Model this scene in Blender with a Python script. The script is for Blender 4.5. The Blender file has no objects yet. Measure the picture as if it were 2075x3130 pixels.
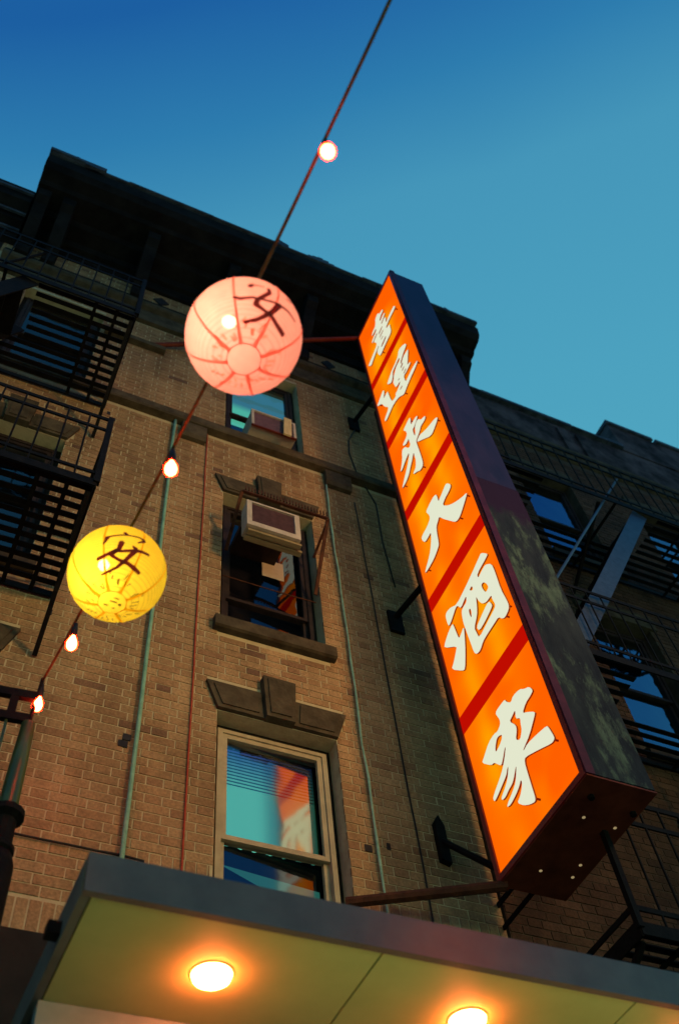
import bpy, bmesh, math, random
from mathutils import Vector, Matrix
from mathutils.geometry import tessellate_polygon
random.seed(11)
SC = bpy.context.scene
COL = SC.collection
rad = math.radians

# ------------------------------------------------------------------ camera
ROT = ((0.9097655403, -0.4062938308, -0.0851585856),
       (0.3019582481, 0.7884568768, -0.5358702919),
       (0.2848646661, 0.4618019884, 0.8399946700))      # rows: right, down, forward
CAMP = Vector((0.0, -4.42, 1.6))
cam_d = bpy.data.cameras.new('camera')
cam = bpy.data.objects.new('camera', cam_d)
COL.objects.link(cam)
r_, d_, f_ = (Vector(v) for v in ROT)
m3 = Matrix((r_, -d_, -f_)).transposed()
cam.matrix_world = Matrix.Translation(CAMP) @ m3.to_4x4()
cam_d.sensor_fit = 'HORIZONTAL'
cam_d.sensor_width = 24.0
cam_d.lens = 34.7
cam_d.clip_start = 0.05
cam_d.clip_end = 500
cam_d.dof.use_dof = True
cam_d.dof.focus_distance = 6.5
cam_d.dof.aperture_fstop = 1.8
SC.camera = cam

# ------------------------------------------------------------------ world: dusk sky
world = bpy.data.worlds.new('World')
SC.world = world
world.use_nodes = True
wn, wl = world.node_tree.nodes, world.node_tree.links
wn.clear()
w_out = wn.new('ShaderNodeOutputWorld')
w_bg = wn.new('ShaderNodeBackground')
w_tc = wn.new('ShaderNodeTexCoord')
w_dot = wn.new('ShaderNodeVectorMath'); w_dot.operation = 'DOT_PRODUCT'
w_dot.inputs[1].default_value = (0.484, 0.707, -0.553)   # lighter towards the sunken sun beyond the roofs
w_map = wn.new('ShaderNodeMapRange')
w_map.inputs['From Min'].default_value = -1.0
w_map.inputs['From Max'].default_value = 0.2
w_ramp = wn.new('ShaderNodeValToRGB')
cr = w_ramp.color_ramp
cr.elements[0].position = 0.0; cr.elements[0].color = (0.050, 0.250, 0.420, 1)
cr.elements[1].position = 1.0; cr.elements[1].color = (0.090, 0.400, 0.520, 1)
for p_, c_ in ((0.30, (0.011, 0.110, 0.345, 1)), (0.42, (0.011, 0.112, 0.355, 1)), (0.50, (0.026, 0.200, 0.420, 1)), (0.58, (0.058, 0.300, 0.480, 1)), (0.75, (0.072, 0.355, 0.515, 1))):
    e_ = cr.elements.new(p_); e_.color = c_
w_noise = wn.new('ShaderNodeTexNoise')
w_noise.inputs['Scale'].default_value = 1.6
w_noise.inputs['Detail'].default_value = 3
w_nm = wn.new('ShaderNodeMath'); w_nm.operation = 'MULTIPLY_ADD'
w_nm.inputs[1].default_value = 0.07; w_nm.inputs[2].default_value = -0.035
w_add = wn.new('ShaderNodeMath'); w_add.operation = 'ADD'
w_sky = wn.new('ShaderNodeTexSky')
w_sky.sky_type = 'NISHITA'
w_sky.sun_disc = False
w_sky.sun_elevation = rad(1.0)
w_sky.sun_rotation = rad(66)
w_sky.ozone_density = 3.0
w_mix = wn.new('ShaderNodeMixRGB'); w_mix.blend_type = 'ADD'; w_mix.inputs[0].default_value = 0.01
wl.new(w_tc.outputs['Generated'], w_dot.inputs[0])
wl.new(w_tc.outputs['Generated'], w_noise.inputs['Vector'])
wl.new(w_noise.outputs['Fac'], w_nm.inputs[0])
wl.new(w_dot.outputs['Value'], w_map.inputs['Value'])
wl.new(w_map.outputs['Result'], w_add.inputs[0])
wl.new(w_nm.outputs[0], w_add.inputs[1])
wl.new(w_add.outputs[0], w_ramp.inputs['Fac'])
wl.new(w_ramp.outputs['Color'], w_mix.inputs[1])
wl.new(w_sky.outputs['Color'], w_mix.inputs[2])
wl.new(w_mix.outputs['Color'], w_bg.inputs['Color'])
w_bg.inputs['Strength'].default_value = 1.0
wl.new(w_bg.outputs['Background'], w_out.inputs['Surface'])

SC.view_settings.view_transform = 'Standard'
SC.view_settings.look = 'None'
SC.view_settings.exposure = 0.0
SC.view_settings.gamma = 1.0
SC.view_settings.use_curve_mapping = False
SC.render.engine = 'CYCLES'
cy = SC.cycles
cy.use_denoising = True
try:
    cy.denoiser = 'OPENIMAGEDENOISE'
except Exception:
    pass
cy.max_bounces = 7
cy.diffuse_bounces = 4
cy.glossy_bounces = 3
cy.transparent_max_bounces = 8
cy.sample_clamp_indirect = 3.0
cy.caustics_reflective = False
cy.caustics_refractive = False

# ------------------------------------------------------------------ materials
def new_mat(name):
    m = bpy.data.materials.new(name)
    m.use_nodes = True
    nt = m.node_tree
    b = nt.nodes['Principled BSDF']
    return m, nt, b

def noise_mat(name, c1, c2, scale=8.0, rough=0.8, metal=0.0, bump=0.0, stretch=(1, 1, 1), contrast=(0.35, 0.65), spec=0.12, bscale=None):
    m, nt, b = new_mat(name)
    tc = nt.nodes.new('ShaderNodeTexCoord')
    geo = nt.nodes.new('ShaderNodeNewGeometry')
    mp = nt.nodes.new('ShaderNodeMapping')
    mp.inputs['Scale'].default_value = stretch
    nt.links.new(geo.outputs['Position'], mp.inputs['Vector'])
    n = nt.nodes.new('ShaderNodeTexNoise')
    n.inputs['Scale'].default_value = scale
    n.inputs['Detail'].default_value = 6
    n.inputs['Roughness'].default_value = 0.65
    nt.links.new(mp.outputs['Vector'], n.inputs['Vector'])
    r = nt.nodes.new('ShaderNodeValToRGB')
    r.color_ramp.elements[0].position = contrast[0]
    r.color_ramp.elements[1].position = contrast[1]
    r.color_ramp.elements[0].color = (*c1, 1)
    r.color_ramp.elements[1].color = (*c2, 1)
    nt.links.new(n.outputs['Fac'], r.inputs['Fac'])
    nt.links.new(r.outputs['Color'], b.inputs['Base Color'])
    b.inputs['Roughness'].default_value = rough
    b.inputs['Metallic'].default_value = metal
    b.inputs['Specular IOR Level'].default_value = spec
    if bump:
        n2 = nt.nodes.new('ShaderNodeTexNoise')
        n2.inputs['Scale'].default_value = bscale or scale * 4
        n2.inputs['Detail'].default_value = 4
        nt.links.new(mp.outputs['Vector'], n2.inputs['Vector'])
        bp = nt.nodes.new('ShaderNodeBump')
        bp.inputs['Strength'].default_value = bump
        bp.inputs['Distance'].default_value = 0.01
        nt.links.new(n2.outputs['Fac'], bp.inputs['Height'])
        nt.links.new(bp.outputs['Normal'], b.inputs['Normal'])
    return m

def emit_mat(name, col, strength):
    m = bpy.data.materials.new(name)
    m.use_nodes = True
    nt = m.node_tree
    nt.nodes.clear()
    o = nt.nodes.new('ShaderNodeOutputMaterial')
    e = nt.nodes.new('ShaderNodeEmission')
    e.inputs['Color'].default_value = (*col, 1)
    e.inputs['Strength'].default_value = strength
    nt.links.new(e.outputs[0], o.inputs['Surface'])
    return m

def brick_mat(name, cols, grime=0.45):
    """colour of each brick from its own 'tint' number, blotched and sooted by noise"""
    m, nt, b = new_mat(name)
    at = nt.nodes.new('ShaderNodeAttribute'); at.attribute_name = 'tint'
    r = nt.nodes.new('ShaderNodeValToRGB')
    els = r.color_ramp.elements
    els[0].position = 0.0; els[0].color = (*cols[0], 1)
    els[1].position = 1.0; els[1].color = (*cols[-1], 1)
    for k, c in enumerate(cols[1:-1]):
        e = els.new((k + 1) / (len(cols) - 1)); e.color = (*c, 1)
    nt.links.new(at.outputs['Fac'], r.inputs['Fac'])
    geo = nt.nodes.new('ShaderNodeNewGeometry')
    n = nt.nodes.new('ShaderNodeTexNoise'); n.inputs['Scale'].default_value = 60; n.inputs['Detail'].default_value = 5
    nt.links.new(geo.outputs['Position'], n.inputs['Vector'])
    mr = nt.nodes.new('ShaderNodeMapRange')
    mr.inputs['From Min'].default_value = 0.3; mr.inputs['From Max'].default_value = 0.7
    mr.inputs['To Min'].default_value = 0.72; mr.inputs['To Max'].default_value = 1.2
    nt.links.new(n.outputs['Fac'], mr.inputs['Value'])
    n2 = nt.nodes.new('ShaderNodeTexNoise'); n2.inputs['Scale'].default_value = 1.3; n2.inputs['Detail'].default_value = 7; n2.inputs['Roughness'].default_value = 0.7
    mp = nt.nodes.new('ShaderNodeMapping'); mp.inputs['Scale'].default_value = (1.6, 1, 0.6)
    nt.links.new(geo.outputs['Position'], mp.inputs['Vector'])
    nt.links.new(mp.outputs['Vector'], n2.inputs['Vector'])
    mr2 = nt.nodes.new('ShaderNodeMapRange')
    mr2.inputs['From Min'].default_value = 0.35; mr2.inputs['From Max'].default_value = 0.6
    mr2.inputs['To Min'].default_value = 1.0 - grime; mr2.inputs['To Max'].default_value = 1.05
    nt.links.new(n2.outputs['Fac'], mr2.inputs['Value'])
    mu = nt.nodes.new('ShaderNodeMath'); mu.operation = 'MULTIPLY'
    nt.links.new(mr.outputs[0], mu.inputs[0]); nt.links.new(mr2.outputs[0], mu.inputs[1])
    mx = nt.nodes.new('ShaderNodeVectorMath'); mx.operation = 'SCALE'
    nt.links.new(r.outputs['Color'], mx.inputs[0]); nt.links.new(mu.outputs[0], mx.inputs['Scale'])
    nt.links.new(mx.outputs[0], b.inputs['Base Color'])
    b.inputs['Roughness'].default_value = 0.9
    b.inputs['Specular IOR Level'].default_value = 0.15
    bp = nt.nodes.new('ShaderNodeBump'); bp.inputs['Strength'].default_value = 0.5; bp.inputs['Distance'].default_value = 0.006
    nt.links.new(n.outputs['Fac'], bp.inputs['Height'])
    nt.links.new(bp.outputs['Normal'], b.inputs['Normal'])
    return m

def glass_mat(name, tint=(0.9, 0.95, 0.95), reflect=0.12, rough=0.02, gcol=(1, 1, 1)):
    m = bpy.data.materials.new(name)
    m.use_nodes = True
    nt = m.node_tree
    nt.nodes.clear()
    o = nt.nodes.new('ShaderNodeOutputMaterial')
    t = nt.nodes.new('ShaderNodeBsdfTransparent'); t.inputs['Color'].default_value = (*tint, 1)
    g = nt.nodes.new('ShaderNodeBsdfGlossy'); g.inputs['Roughness'].default_value = rough
    geo = nt.nodes.new('ShaderNodeNewGeometry')
    n = nt.nodes.new('ShaderNodeTexNoise'); n.inputs['Scale'].default_value = 3.5; n.inputs['Detail'].default_value = 1
    nt.links.new(geo.outputs['Position'], n.inputs['Vector'])
    bp = nt.nodes.new('ShaderNodeBump'); bp.inputs['Strength'].default_value = 0.12; bp.inputs['Distance'].default_value = 0.02
    nt.links.new(n.outputs['Fac'], bp.inputs['Height'])
    nt.links.new(bp.outputs['Normal'], g.inputs['Normal'])
    mx = nt.nodes.new('ShaderNodeMixShader')
    mx.inputs[0].default_value = reflect
    g.inputs['Color'].default_value = (*gcol, 1)
    nt.links.new(t.outputs[0], mx.inputs[1]); nt.links.new(g.outputs[0], mx.inputs[2])
    nt.links.new(mx.outputs[0], o.inputs['Surface'])
    return m

M = {}
M['brick'] = brick_mat('tan_brick', [(0.15, 0.082, 0.050), (0.27, 0.152, 0.076), (0.31, 0.188, 0.092), (0.335, 0.212, 0.105), (0.285, 0.165, 0.080), (0.36, 0.235, 0.118)], 0.45)
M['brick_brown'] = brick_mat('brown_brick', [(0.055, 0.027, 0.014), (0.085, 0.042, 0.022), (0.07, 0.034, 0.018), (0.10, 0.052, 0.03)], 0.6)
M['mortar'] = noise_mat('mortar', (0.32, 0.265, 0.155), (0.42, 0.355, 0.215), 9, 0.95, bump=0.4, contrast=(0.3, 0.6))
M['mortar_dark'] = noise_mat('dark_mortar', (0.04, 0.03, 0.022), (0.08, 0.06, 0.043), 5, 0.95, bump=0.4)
M['stone'] = noise_mat('brownstone_trim', (0.036, 0.028, 0.016), (0.080, 0.062, 0.037), 7, 0.85, bump=0.5)
M['cornice'] = noise_mat('sooty_cornice_metal', (0.006, 0.005, 0.005), (0.016, 0.014, 0.013), 4, 0.8, bump=0.3, spec=0.05)
M['cornice_top'] = noise_mat('weathered_cornice_cap', (0.02, 0.023, 0.032), (0.07, 0.08, 0.10), 6, 0.6, bump=0.3)
M['iron'] = noise_mat('black_iron_paint', (0.0035, 0.0033, 0.0032), (0.009, 0.0075, 0.0065), 14, 0.6, 0.0, bump=0.2, spec=0.06)
M['iron_sky'] = noise_mat('sky_lit_iron', (0.018, 0.028, 0.055), (0.04, 0.06, 0.10), 14, 0.4, 0.2, bump=0.2, spec=0.4)  # stair iron with the sky's blue light put into its colour
M['green_pipe'] = noise_mat('green_pipe_paint', (0.12, 0.26, 0.18), (0.20, 0.38, 0.27), 12, 0.55, bump=0.25)
M['conduit'] = noise_mat('pale_green_conduit', (0.17, 0.30, 0.21), (0.30, 0.48, 0.34), 16, 0.6, bump=0.3)
M['green_pole'] = noise_mat('green_pole_paint', (0.012, 0.034, 0.007), (0.035, 0.085, 0.018), 10, 0.35, bump=0.2, stretch=(1, 1, 0.3), spec=0.4)
M['red_wire'] = noise_mat('red_wire_sheath', (0.26, 0.03, 0.015), (0.38, 0.06, 0.03), 20, 0.6)
M['black_wire'] = noise_mat('black_cable', (0.010, 0.010, 0.010), (0.025, 0.022, 0.020), 20, 0.55)
M['olive_wire'] = noise_mat('olive_string_cable', (0.035, 0.032, 0.010), (0.075, 0.065, 0.018), 20, 0.5)
M['cabinet'] = noise_mat('sign_cabinet_enamel', (0.012, 0.008, 0.025), (0.028, 0.016, 0.042), 5, 0.45, 0.2, bump=0.12, stretch=(1, 1, 0.35), spec=0.2)
M['cabinet_red'] = noise_mat('red_brown_sheet_metal', (0.085, 0.016, 0.008), (0.16, 0.032, 0.015), 6, 0.5, 0.1, bump=0.15)
M['edge_red'] = noise_mat('red_edge_trim', (0.16, 0.010, 0.012), (0.24, 0.018, 0.02), 8, 0.4, spec=0.5)
M['edge_dark'] = noise_mat('dark_plum_trim', (0.035, 0.006, 0.014), (0.07, 0.012, 0.025), 8, 0.45)

def peeling_mat():
    m, nt, b = new_mat('peeling_green_grey_paint')
    geo = nt.nodes.new('ShaderNodeNewGeometry')
    sep = nt.nodes.new('ShaderNodeSeparateXYZ'); nt.links.new(geo.outputs['Position'], sep.inputs[0])
    def noise(sc, det, st):
        mp = nt.nodes.new('ShaderNodeMapping'); mp.inputs['Scale'].default_value = st
        nt.links.new(geo.outputs['Position'], mp.inputs['Vector'])
        n = nt.nodes.new('ShaderNodeTexNoise'); n.inputs['Scale'].default_value = sc; n.inputs['Detail'].default_value = det; n.inputs['Roughness'].default_value = 0.75
        nt.links.new(mp.outputs[0], n.inputs['Vector'])
        return n
    def ramp(src, p0, p1, c0, c1):
        r = nt.nodes.new('ShaderNodeValToRGB')
        r.color_ramp.elements[0].position = p0; r.color_ramp.elements[1].position = p1
        r.color_ramp.elements[0].color = (*c0, 1); r.color_ramp.elements[1].color = (*c1, 1)
        nt.links.new(src, r.inputs['Fac'])
        return r
    base = ramp(noise(5, 6, (1, 1, 0.3)).outputs['Fac'], 0.35, 0.65, (0.009, 0.012, 0.020), (0.024, 0.031, 0.040))
    pat = noise(2.6, 7, (2.2, 1, 0.75))
    pm = ramp(pat.outputs['Fac'], 0.50, 0.60, (0, 0, 0), (1, 1, 1))
    gr = ramp(noise(14, 5, (1.5, 1, 0.4)).outputs['Fac'], 0.3, 0.7, (0.030, 0.050, 0.046), (0.085, 0.125, 0.10))
    mx = nt.nodes.new('ShaderNodeMixRGB'); nt.links.new(pm.outputs[0], mx.inputs[0]); nt.links.new(base.outputs[0], mx.inputs[1]); nt.links.new(gr.outputs[0], mx.inputs[2])
    # upper rim of the weathering is ragged: bare enamel above it
    zn = nt.nodes.new('ShaderNodeMath'); zn.operation = 'MULTIPLY_ADD'; zn.inputs[1].default_value = 0.7
    nt.links.new(noise(6, 4, (1, 1, 1)).outputs['Fac'], zn.inputs[0]); nt.links.new(sep.outputs['Z'], zn.inputs[2])
    zm = nt.nodes.new('ShaderNodeMapRange'); zm.inputs['From Min'].default_value = 8.02; zm.inputs['From Max'].default_value = 8.22
    nt.links.new(zn.outputs[0], zm.inputs['Value'])
    m2 = nt.nodes.new('ShaderNodeMixRGB'); nt.links.new(zm.outputs[0], m2.inputs[0]); nt.links.new(mx.outputs[0], m2.inputs[1])
    m2.inputs[2].default_value = (0.020, 0.010, 0.030, 1)
    nt.links.new(m2.outputs[0], b.inputs['Base Color'])
    b.inputs['Roughness'].default_value = 0.65
    b.inputs['Specular IOR Level'].default_value = 0.05
    bp = nt.nodes.new('ShaderNodeBump'); bp.inputs['Strength'].default_value = 0.6; bp.inputs['Distance'].default_value = 0.008
    nt.links.new(pat.outputs['Fac'], bp.inputs['Height']); nt.links.new(bp.outputs['Normal'], b.inputs['Normal'])
    return m
M['peeling'] = peeling_mat()
M['canopy'] = noise_mat('grey_canopy_metal', (0.095, 0.082, 0.066), (0.125, 0.108, 0.088), 6, 0.22, 0.25, bump=0.05, spec=0.5)
M['canopy_side'] = noise_mat('canopy_end_metal', (0.12, 0.11, 0.09), (0.16, 0.15, 0.12), 6, 0.5)
M['soffit'] = noise_mat('cream_soffit_panel', (0.40, 0.42, 0.15), (0.48, 0.49, 0.185), 2.0, 0.55, bump=0.05)
M['dark_board'] = noise_mat('dark_shop_board', (0.005, 0.006, 0.004), (0.014, 0.014, 0.011), 5, 0.6)
M['frame_beige'] = noise_mat('beige_window_frame', (0.30, 0.25, 0.16), (0.40, 0.33, 0.21), 8, 0.5, bump=0.1)
M['frame_black'] = noise_mat('dark_window_frame', (0.012, 0.008, 0.007), (0.03, 0.02, 0.016), 9, 0.6, bump=0.2, spec=0.15)
M['frame_brown'] = noise_mat('brown_window_frame', (0.010, 0.007, 0.004), (0.024, 0.016, 0.010), 9, 0.7, bump=0.2)
M['ac_white'] = noise_mat('cream_ac_case', (0.33, 0.28, 0.22), (0.44, 0.38, 0.30), 8, 0.5)
M['ac_grille'] = noise_mat('dusty_ac_grille', (0.09, 0.045, 0.05), (0.14, 0.07, 0.075), 20, 0.6)
M['wood'] = noise_mat('pale_timber', (0.40, 0.30, 0.14), (0.56, 0.43, 0.22), 6, 0.7, stretch=(6, 1, 1))
M['board_wood'] = noise_mat('grimy_timber', (0.18, 0.14, 0.075), (0.28, 0.22, 0.12), 6, 0.75, stretch=(1, 6, 1))
M['rust'] = noise_mat('rusty_iron', (0.03, 0.010, 0.006), (0.08, 0.028, 0.013), 14, 0.7, bump=0.4)
M['paper'] = noise_mat('notice_paper', (0.30, 0.25, 0.18), (0.38, 0.32, 0.24), 6, 0.8)
M['glass'] = glass_mat('window_glass', reflect=0.16)
M['glass_film'] = glass_mat('film_coated_glass', reflect=0.52, rough=0.08, gcol=(0.95, 0.80, 0.55))
M['glass_dim'] = glass_mat('dim_window_glass', (0.8, 0.85, 0.85), reflect=0.14, rough=0.08)
M['glass_right'] = glass_mat('sky_reflecting_glass', reflect=0.42, rough=0.03, gcol=(0.6, 0.7, 0.85))
M['glass_dark'] = glass_mat('old_window_glass', (0.75, 0.78, 0.80), reflect=0.10, rough=0.03)
M['interior'] = noise_mat('dark_room', (0.006, 0.006, 0.012), (0.020, 0.016, 0.022), 3, 0.9)
M['white_tile'] = noise_mat('pale_shop_header', (0.16, 0.20, 0.18), (0.24, 0.28, 0.25), 3, 0.4)
M['asphalt'] = noise_mat('asphalt', (0.035, 0.035, 0.036), (0.065, 0.063, 0.06), 30, 0.9, bump=0.4)
M['concrete'] = noise_mat('sidewalk_concrete', (0.26, 0.25, 0.23), (0.36, 0.35, 0.32), 6, 0.9, bump=0.3)
M['render'] = noise_mat('painted_render', (0.018, 0.013, 0.013), (0.085, 0.065, 0.068), 1.8, 0.9, bump=0.3, contrast=(0.4, 0.6))
M['plate'] = noise_mat('anchor_iron', (0.012, 0.011, 0.012), (0.03, 0.028, 0.03), 12, 0.6)
M['letter_side'] = noise_mat('letter_edge', (0.42, 0.10, 0.02), (0.5, 0.14, 0.03), 10, 0.5)
M['pin'] = noise_mat('letter_pin', (0.28, 0.015, 0.005), (0.34, 0.02, 0.01), 10, 0.5)
M['letter'] = emit_mat('lit_white_letter', (0.84, 0.87, 0.66), 0.92)
M['divider'] = emit_mat('glowing_red_strip', (0.52, 0.004, 0.0), 1.0)  # divider bars given a red glow of their own
M['hole'] = emit_mat('light_through_hole', (1.0, 0.75, 0.35), 0.3)
M['bulb_core'] = emit_mat('hot_bulb', (1.0, 0.10, 0.035), 200.0)
M['lantern_bulb'] = emit_mat('lantern_bulb', (1.0, 0.72, 0.40), 30.0)
M['downlight'] = emit_mat('downlight_lens', (1.0, 0.155, 0.042), 165.0)
M['soffit_fill'] = emit_mat('soffit_fill_glow', (0.82, 1.0, 0.38), 1.0)
M['far_fill'] = emit_mat('far_fill_glow', (0.64, 1.0, 0.60), 4.3)  # fill glow added across the street, source unseen
M['red_fill'] = emit_mat('red_fill_glow', (1.0, 0.10, 0.03), 6.0)
M['lamp_lens'] = emit_mat('street_lamp_lens', (1.0, 0.62, 0.30), 4.0)

def panel_mat():
    m = bpy.data.materials.new('lit_orange_acrylic')
    m.use_nodes = True
    nt = m.node_tree
    nt.nodes.clear()
    o = nt.nodes.new('ShaderNodeOutputMaterial')
    e = nt.nodes.new('ShaderNodeEmission')
    geo = nt.nodes.new('ShaderNodeNewGeometry')
    sep = nt.nodes.new('ShaderNodeSeparateXYZ')
    nt.links.new(geo.outputs['Position'], sep.inputs[0])
    # two upright tubes behind the acrylic: brighter bands along their length
    def band(y0, w):
        a = nt.nodes.new('ShaderNodeMath'); a.operation = 'SUBTRACT'; a.inputs[1].default_value = y0
        nt.links.new(sep.outputs['Y'], a.inputs[0])
        b = nt.nodes.new('ShaderNodeMath'); b.operation = 'DIVIDE'; b.inputs[1].default_value = w
        nt.links.new(a.outputs[0], b.inputs[0])
        c = nt.nodes.new('ShaderNodeMath'); c.operation = 'MULTIPLY'
        nt.links.new(b.outputs[0], c.inputs[0]); nt.links.new(b.outputs[0], c.inputs[1])
        d = nt.nodes.new('ShaderNodeMath'); d.operation = 'MULTIPLY_ADD'; d.inputs[1].default_value = 1.0; d.inputs[2].default_value = 1.0
        nt.links.new(c.outputs[0], d.inputs[0])
        f = nt.nodes.new('ShaderNodeMath'); f.operation = 'DIVIDE'; f.inputs[0].default_value = 1.0
        nt.links.new(d.outputs[0], f.inputs[1])
        return f
    f1, f2 = band(-0.78, 0.13), band(-1.14, 0.13)
    ad = nt.nodes.new('ShaderNodeMath'); ad.operation = 'MAXIMUM'
    nt.links.new(f1.outputs[0], ad.inputs[0]); nt.links.new(f2.outputs[0], ad.inputs[1])
    n = nt.nodes.new('ShaderNodeTexNoise'); n.inputs['Scale'].default_value = 1.15; n.inputs['Detail'].default_value = 2
    nt.links.new(geo.outputs['Position'], n.inputs['Vector'])
    mr = nt.nodes.new('ShaderNodeMapRange'); mr.inputs['From Min'].default_value = 0.36; mr.inputs['From Max'].default_value = 0.66
    nt.links.new(n.outputs['Fac'], mr.inputs['Value'])
    mu = nt.nodes.new('ShaderNodeMath'); mu.operation = 'MULTIPLY'
    nt.links.new(ad.outputs[0], mu.inputs[0]); nt.links.new(mr.outputs[0], mu.inputs[1])
    r = nt.nodes.new('ShaderNodeValToRGB')
    r.color_ramp.elements[0].position = 0.0; r.color_ramp.elements[0].color = (1.0, 0.115, 0.0, 1)
    r.color_ramp.elements[1].position = 1.0; r.color_ramp.elements[1].color = (1.0, 0.36, 0.0, 1)
    e2 = r.color_ramp.elements.new(0.35); e2.color = (1.0, 0.185, 0.0, 1)
    nt.links.new(mu.outputs[0], r.inputs['Fac'])
    nt.links.new(r.outputs['Color'], e.inputs['Color'])
    e.inputs['Strength'].default_value = 1.0
    nt.links.new(e.outputs[0], o.inputs['Surface'])
    return m
M['panel'] = panel_mat()

def paper_mat(name, col, rings):
    m = bpy.data.materials.new(name)
    m.use_nodes = True
    nt = m.node_tree
    nt.nodes.clear()
    o = nt.nodes.new('ShaderNodeOutputMaterial')
    tc = nt.nodes.new('ShaderNodeTexCoord')
    sep = nt.nodes.new('ShaderNodeSeparateXYZ')
    nt.links.new(tc.outputs['Object'], sep.inputs[0])
    # fine hoop wires: thin darker rings by height
    w = nt.nodes.new('ShaderNodeMath'); w.operation = 'MULTIPLY'; w.inputs[1].default_value = rings
    nt.links.new(sep.outputs['Z'], w.inputs[0])
    fr = nt.nodes.new('ShaderNodeMath'); fr.operation = 'FRACT'
    nt.links.new(w.outputs[0], fr.inputs[0])
    lt = nt.nodes.new('ShaderNodeMath'); lt.operation = 'LESS_THAN'; lt.inputs[1].default_value = 0.16
    nt.links.new(fr.outputs[0], lt.inputs[0])
    n = nt.nodes.new('ShaderNodeTexNoise'); n.inputs['Scale'].default_value = 26; n.inputs['Detail'].default_value = 5
    nt.links.new(tc.outputs['Object'], n.inputs['Vector'])
    mr = nt.nodes.new('ShaderNodeMapRange'); mr.inputs['To Min'].default_value = 0.84; mr.inputs['To Max'].default_value = 1.08
    nt.links.new(n.outputs['Fac'], mr.inputs['Value'])
    s = nt.nodes.new('ShaderNodeMath'); s.operation = 'MULTIPLY_ADD'; s.inputs[1].default_value = -0.24
    nt.links.new(lt.outputs[0], s.inputs[0]); nt.links.new(mr.outputs[0], s.inputs[2])
    vm = nt.nodes.new('ShaderNodeVectorMath'); vm.operation = 'SCALE'; vm.inputs[0].default_value = col
    nt.links.new(s.outputs[0], vm.inputs['Scale'])
    tr = nt.nodes.new('ShaderNodeBsdfTranslucent')
    nt.links.new(vm.outputs[0], tr.inputs['Color'])
    df = nt.nodes.new('ShaderNodeBsdfDiffuse')
    nt.links.new(vm.outputs[0], df.inputs['Color'])
    m1 = nt.nodes.new('ShaderNodeMixShader'); m1.inputs[0].default_value = 0.28
    nt.links.new(tr.outputs[0], m1.inputs[1]); nt.links.new(df.outputs[0], m1.inputs[2])
    tp = nt.nodes.new('ShaderNodeBsdfTransparent')
    tp.inputs['Color'].default_value = (1.0, 0.9, 0.75, 1)
    m2 = nt.nodes.new('ShaderNodeMixShader'); m2.inputs[0].default_value = 0.10
    nt.links.new(m1.outputs[0], m2.inputs[1]); nt.links.new(tp.outputs[0], m2.inputs[2])
    nt.links.new(m2.outputs[0], o.inputs['Surface'])
    return m
M['paper_pink'] = paper_mat('pink_lantern_paper', (0.98, 0.44, 0.37), 75)
M['paper_yellow'] = paper_mat('yellow_lantern_paper', (0.98, 0.76, 0.05), 75)
def ink_mat(name, c, t, mixf=0.5):
    m = bpy.data.materials.new(name)
    m.use_nodes = True
    nt = m.node_tree
    b = nt.nodes['Principled BSDF']
    b.inputs['Base Color'].default_value = (*c, 1)
    b.inputs['Roughness'].default_value = 0.7
    tl = nt.nodes.new('ShaderNodeBsdfTranslucent'); tl.inputs['Color'].default_value = (*t, 1)
    mx = nt.nodes.new('ShaderNodeMixShader'); mx.inputs[0].default_value = mixf
    nt.links.new(b.outputs[0], mx.inputs[1]); nt.links.new(tl.outputs[0], mx.inputs[2])
    nt.links.new(mx.outputs[0], nt.nodes['Material Output'].inputs['Surface'])
    return m
M['ink'] = ink_mat('black_ink', (0.02, 0.01, 0.01), (0.16, 0.012, 0.006))
M['ink_red'] = ink_mat('red_rib_paint', (0.5, 0.05, 0.03), (1.0, 0.34, 0.26), 0.97)
M['ink_orange'] = ink_mat('orange_rib_paint', (0.6, 0.2, 0.02), (1.0, 0.62, 0.02), 0.97)
M['ink_brown'] = ink_mat('faded_brown_print', (0.25, 0.09, 0.03), (0.85, 0.30, 0.18), 0.85)
M['ink_olive'] = ink_mat('faded_green_print', (0.08, 0.10, 0.03), (0.32, 0.26, 0.05), 0.8)
def fringe_glass():
    m = bpy.data.materials.new('halo_fringe_glass')  # red tint imitates the red halo fringe round the bright core
    m.use_nodes = True
    nt = m.node_tree
    nt.nodes.clear()
    o = nt.nodes.new('ShaderNodeOutputMaterial')
    t = nt.nodes.new('ShaderNodeBsdfTransparent'); t.inputs['Color'].default_value = (1.0, 0.45, 0.38, 1)
    tl = nt.nodes.new('ShaderNodeBsdfTranslucent'); tl.inputs['Color'].default_value = (1.0, 0.07, 0.035, 1)
    mx = nt.nodes.new('ShaderNodeMixShader'); mx.inputs[0].default_value = 0.30
    nt.links.new(t.outputs[0], mx.inputs[1]); nt.links.new(tl.outputs[0], mx.inputs[2])
    nt.links.new(mx.outputs[0], o.inputs['Surface'])
    return m
M['fringe_glass'] = fringe_glass()

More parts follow.
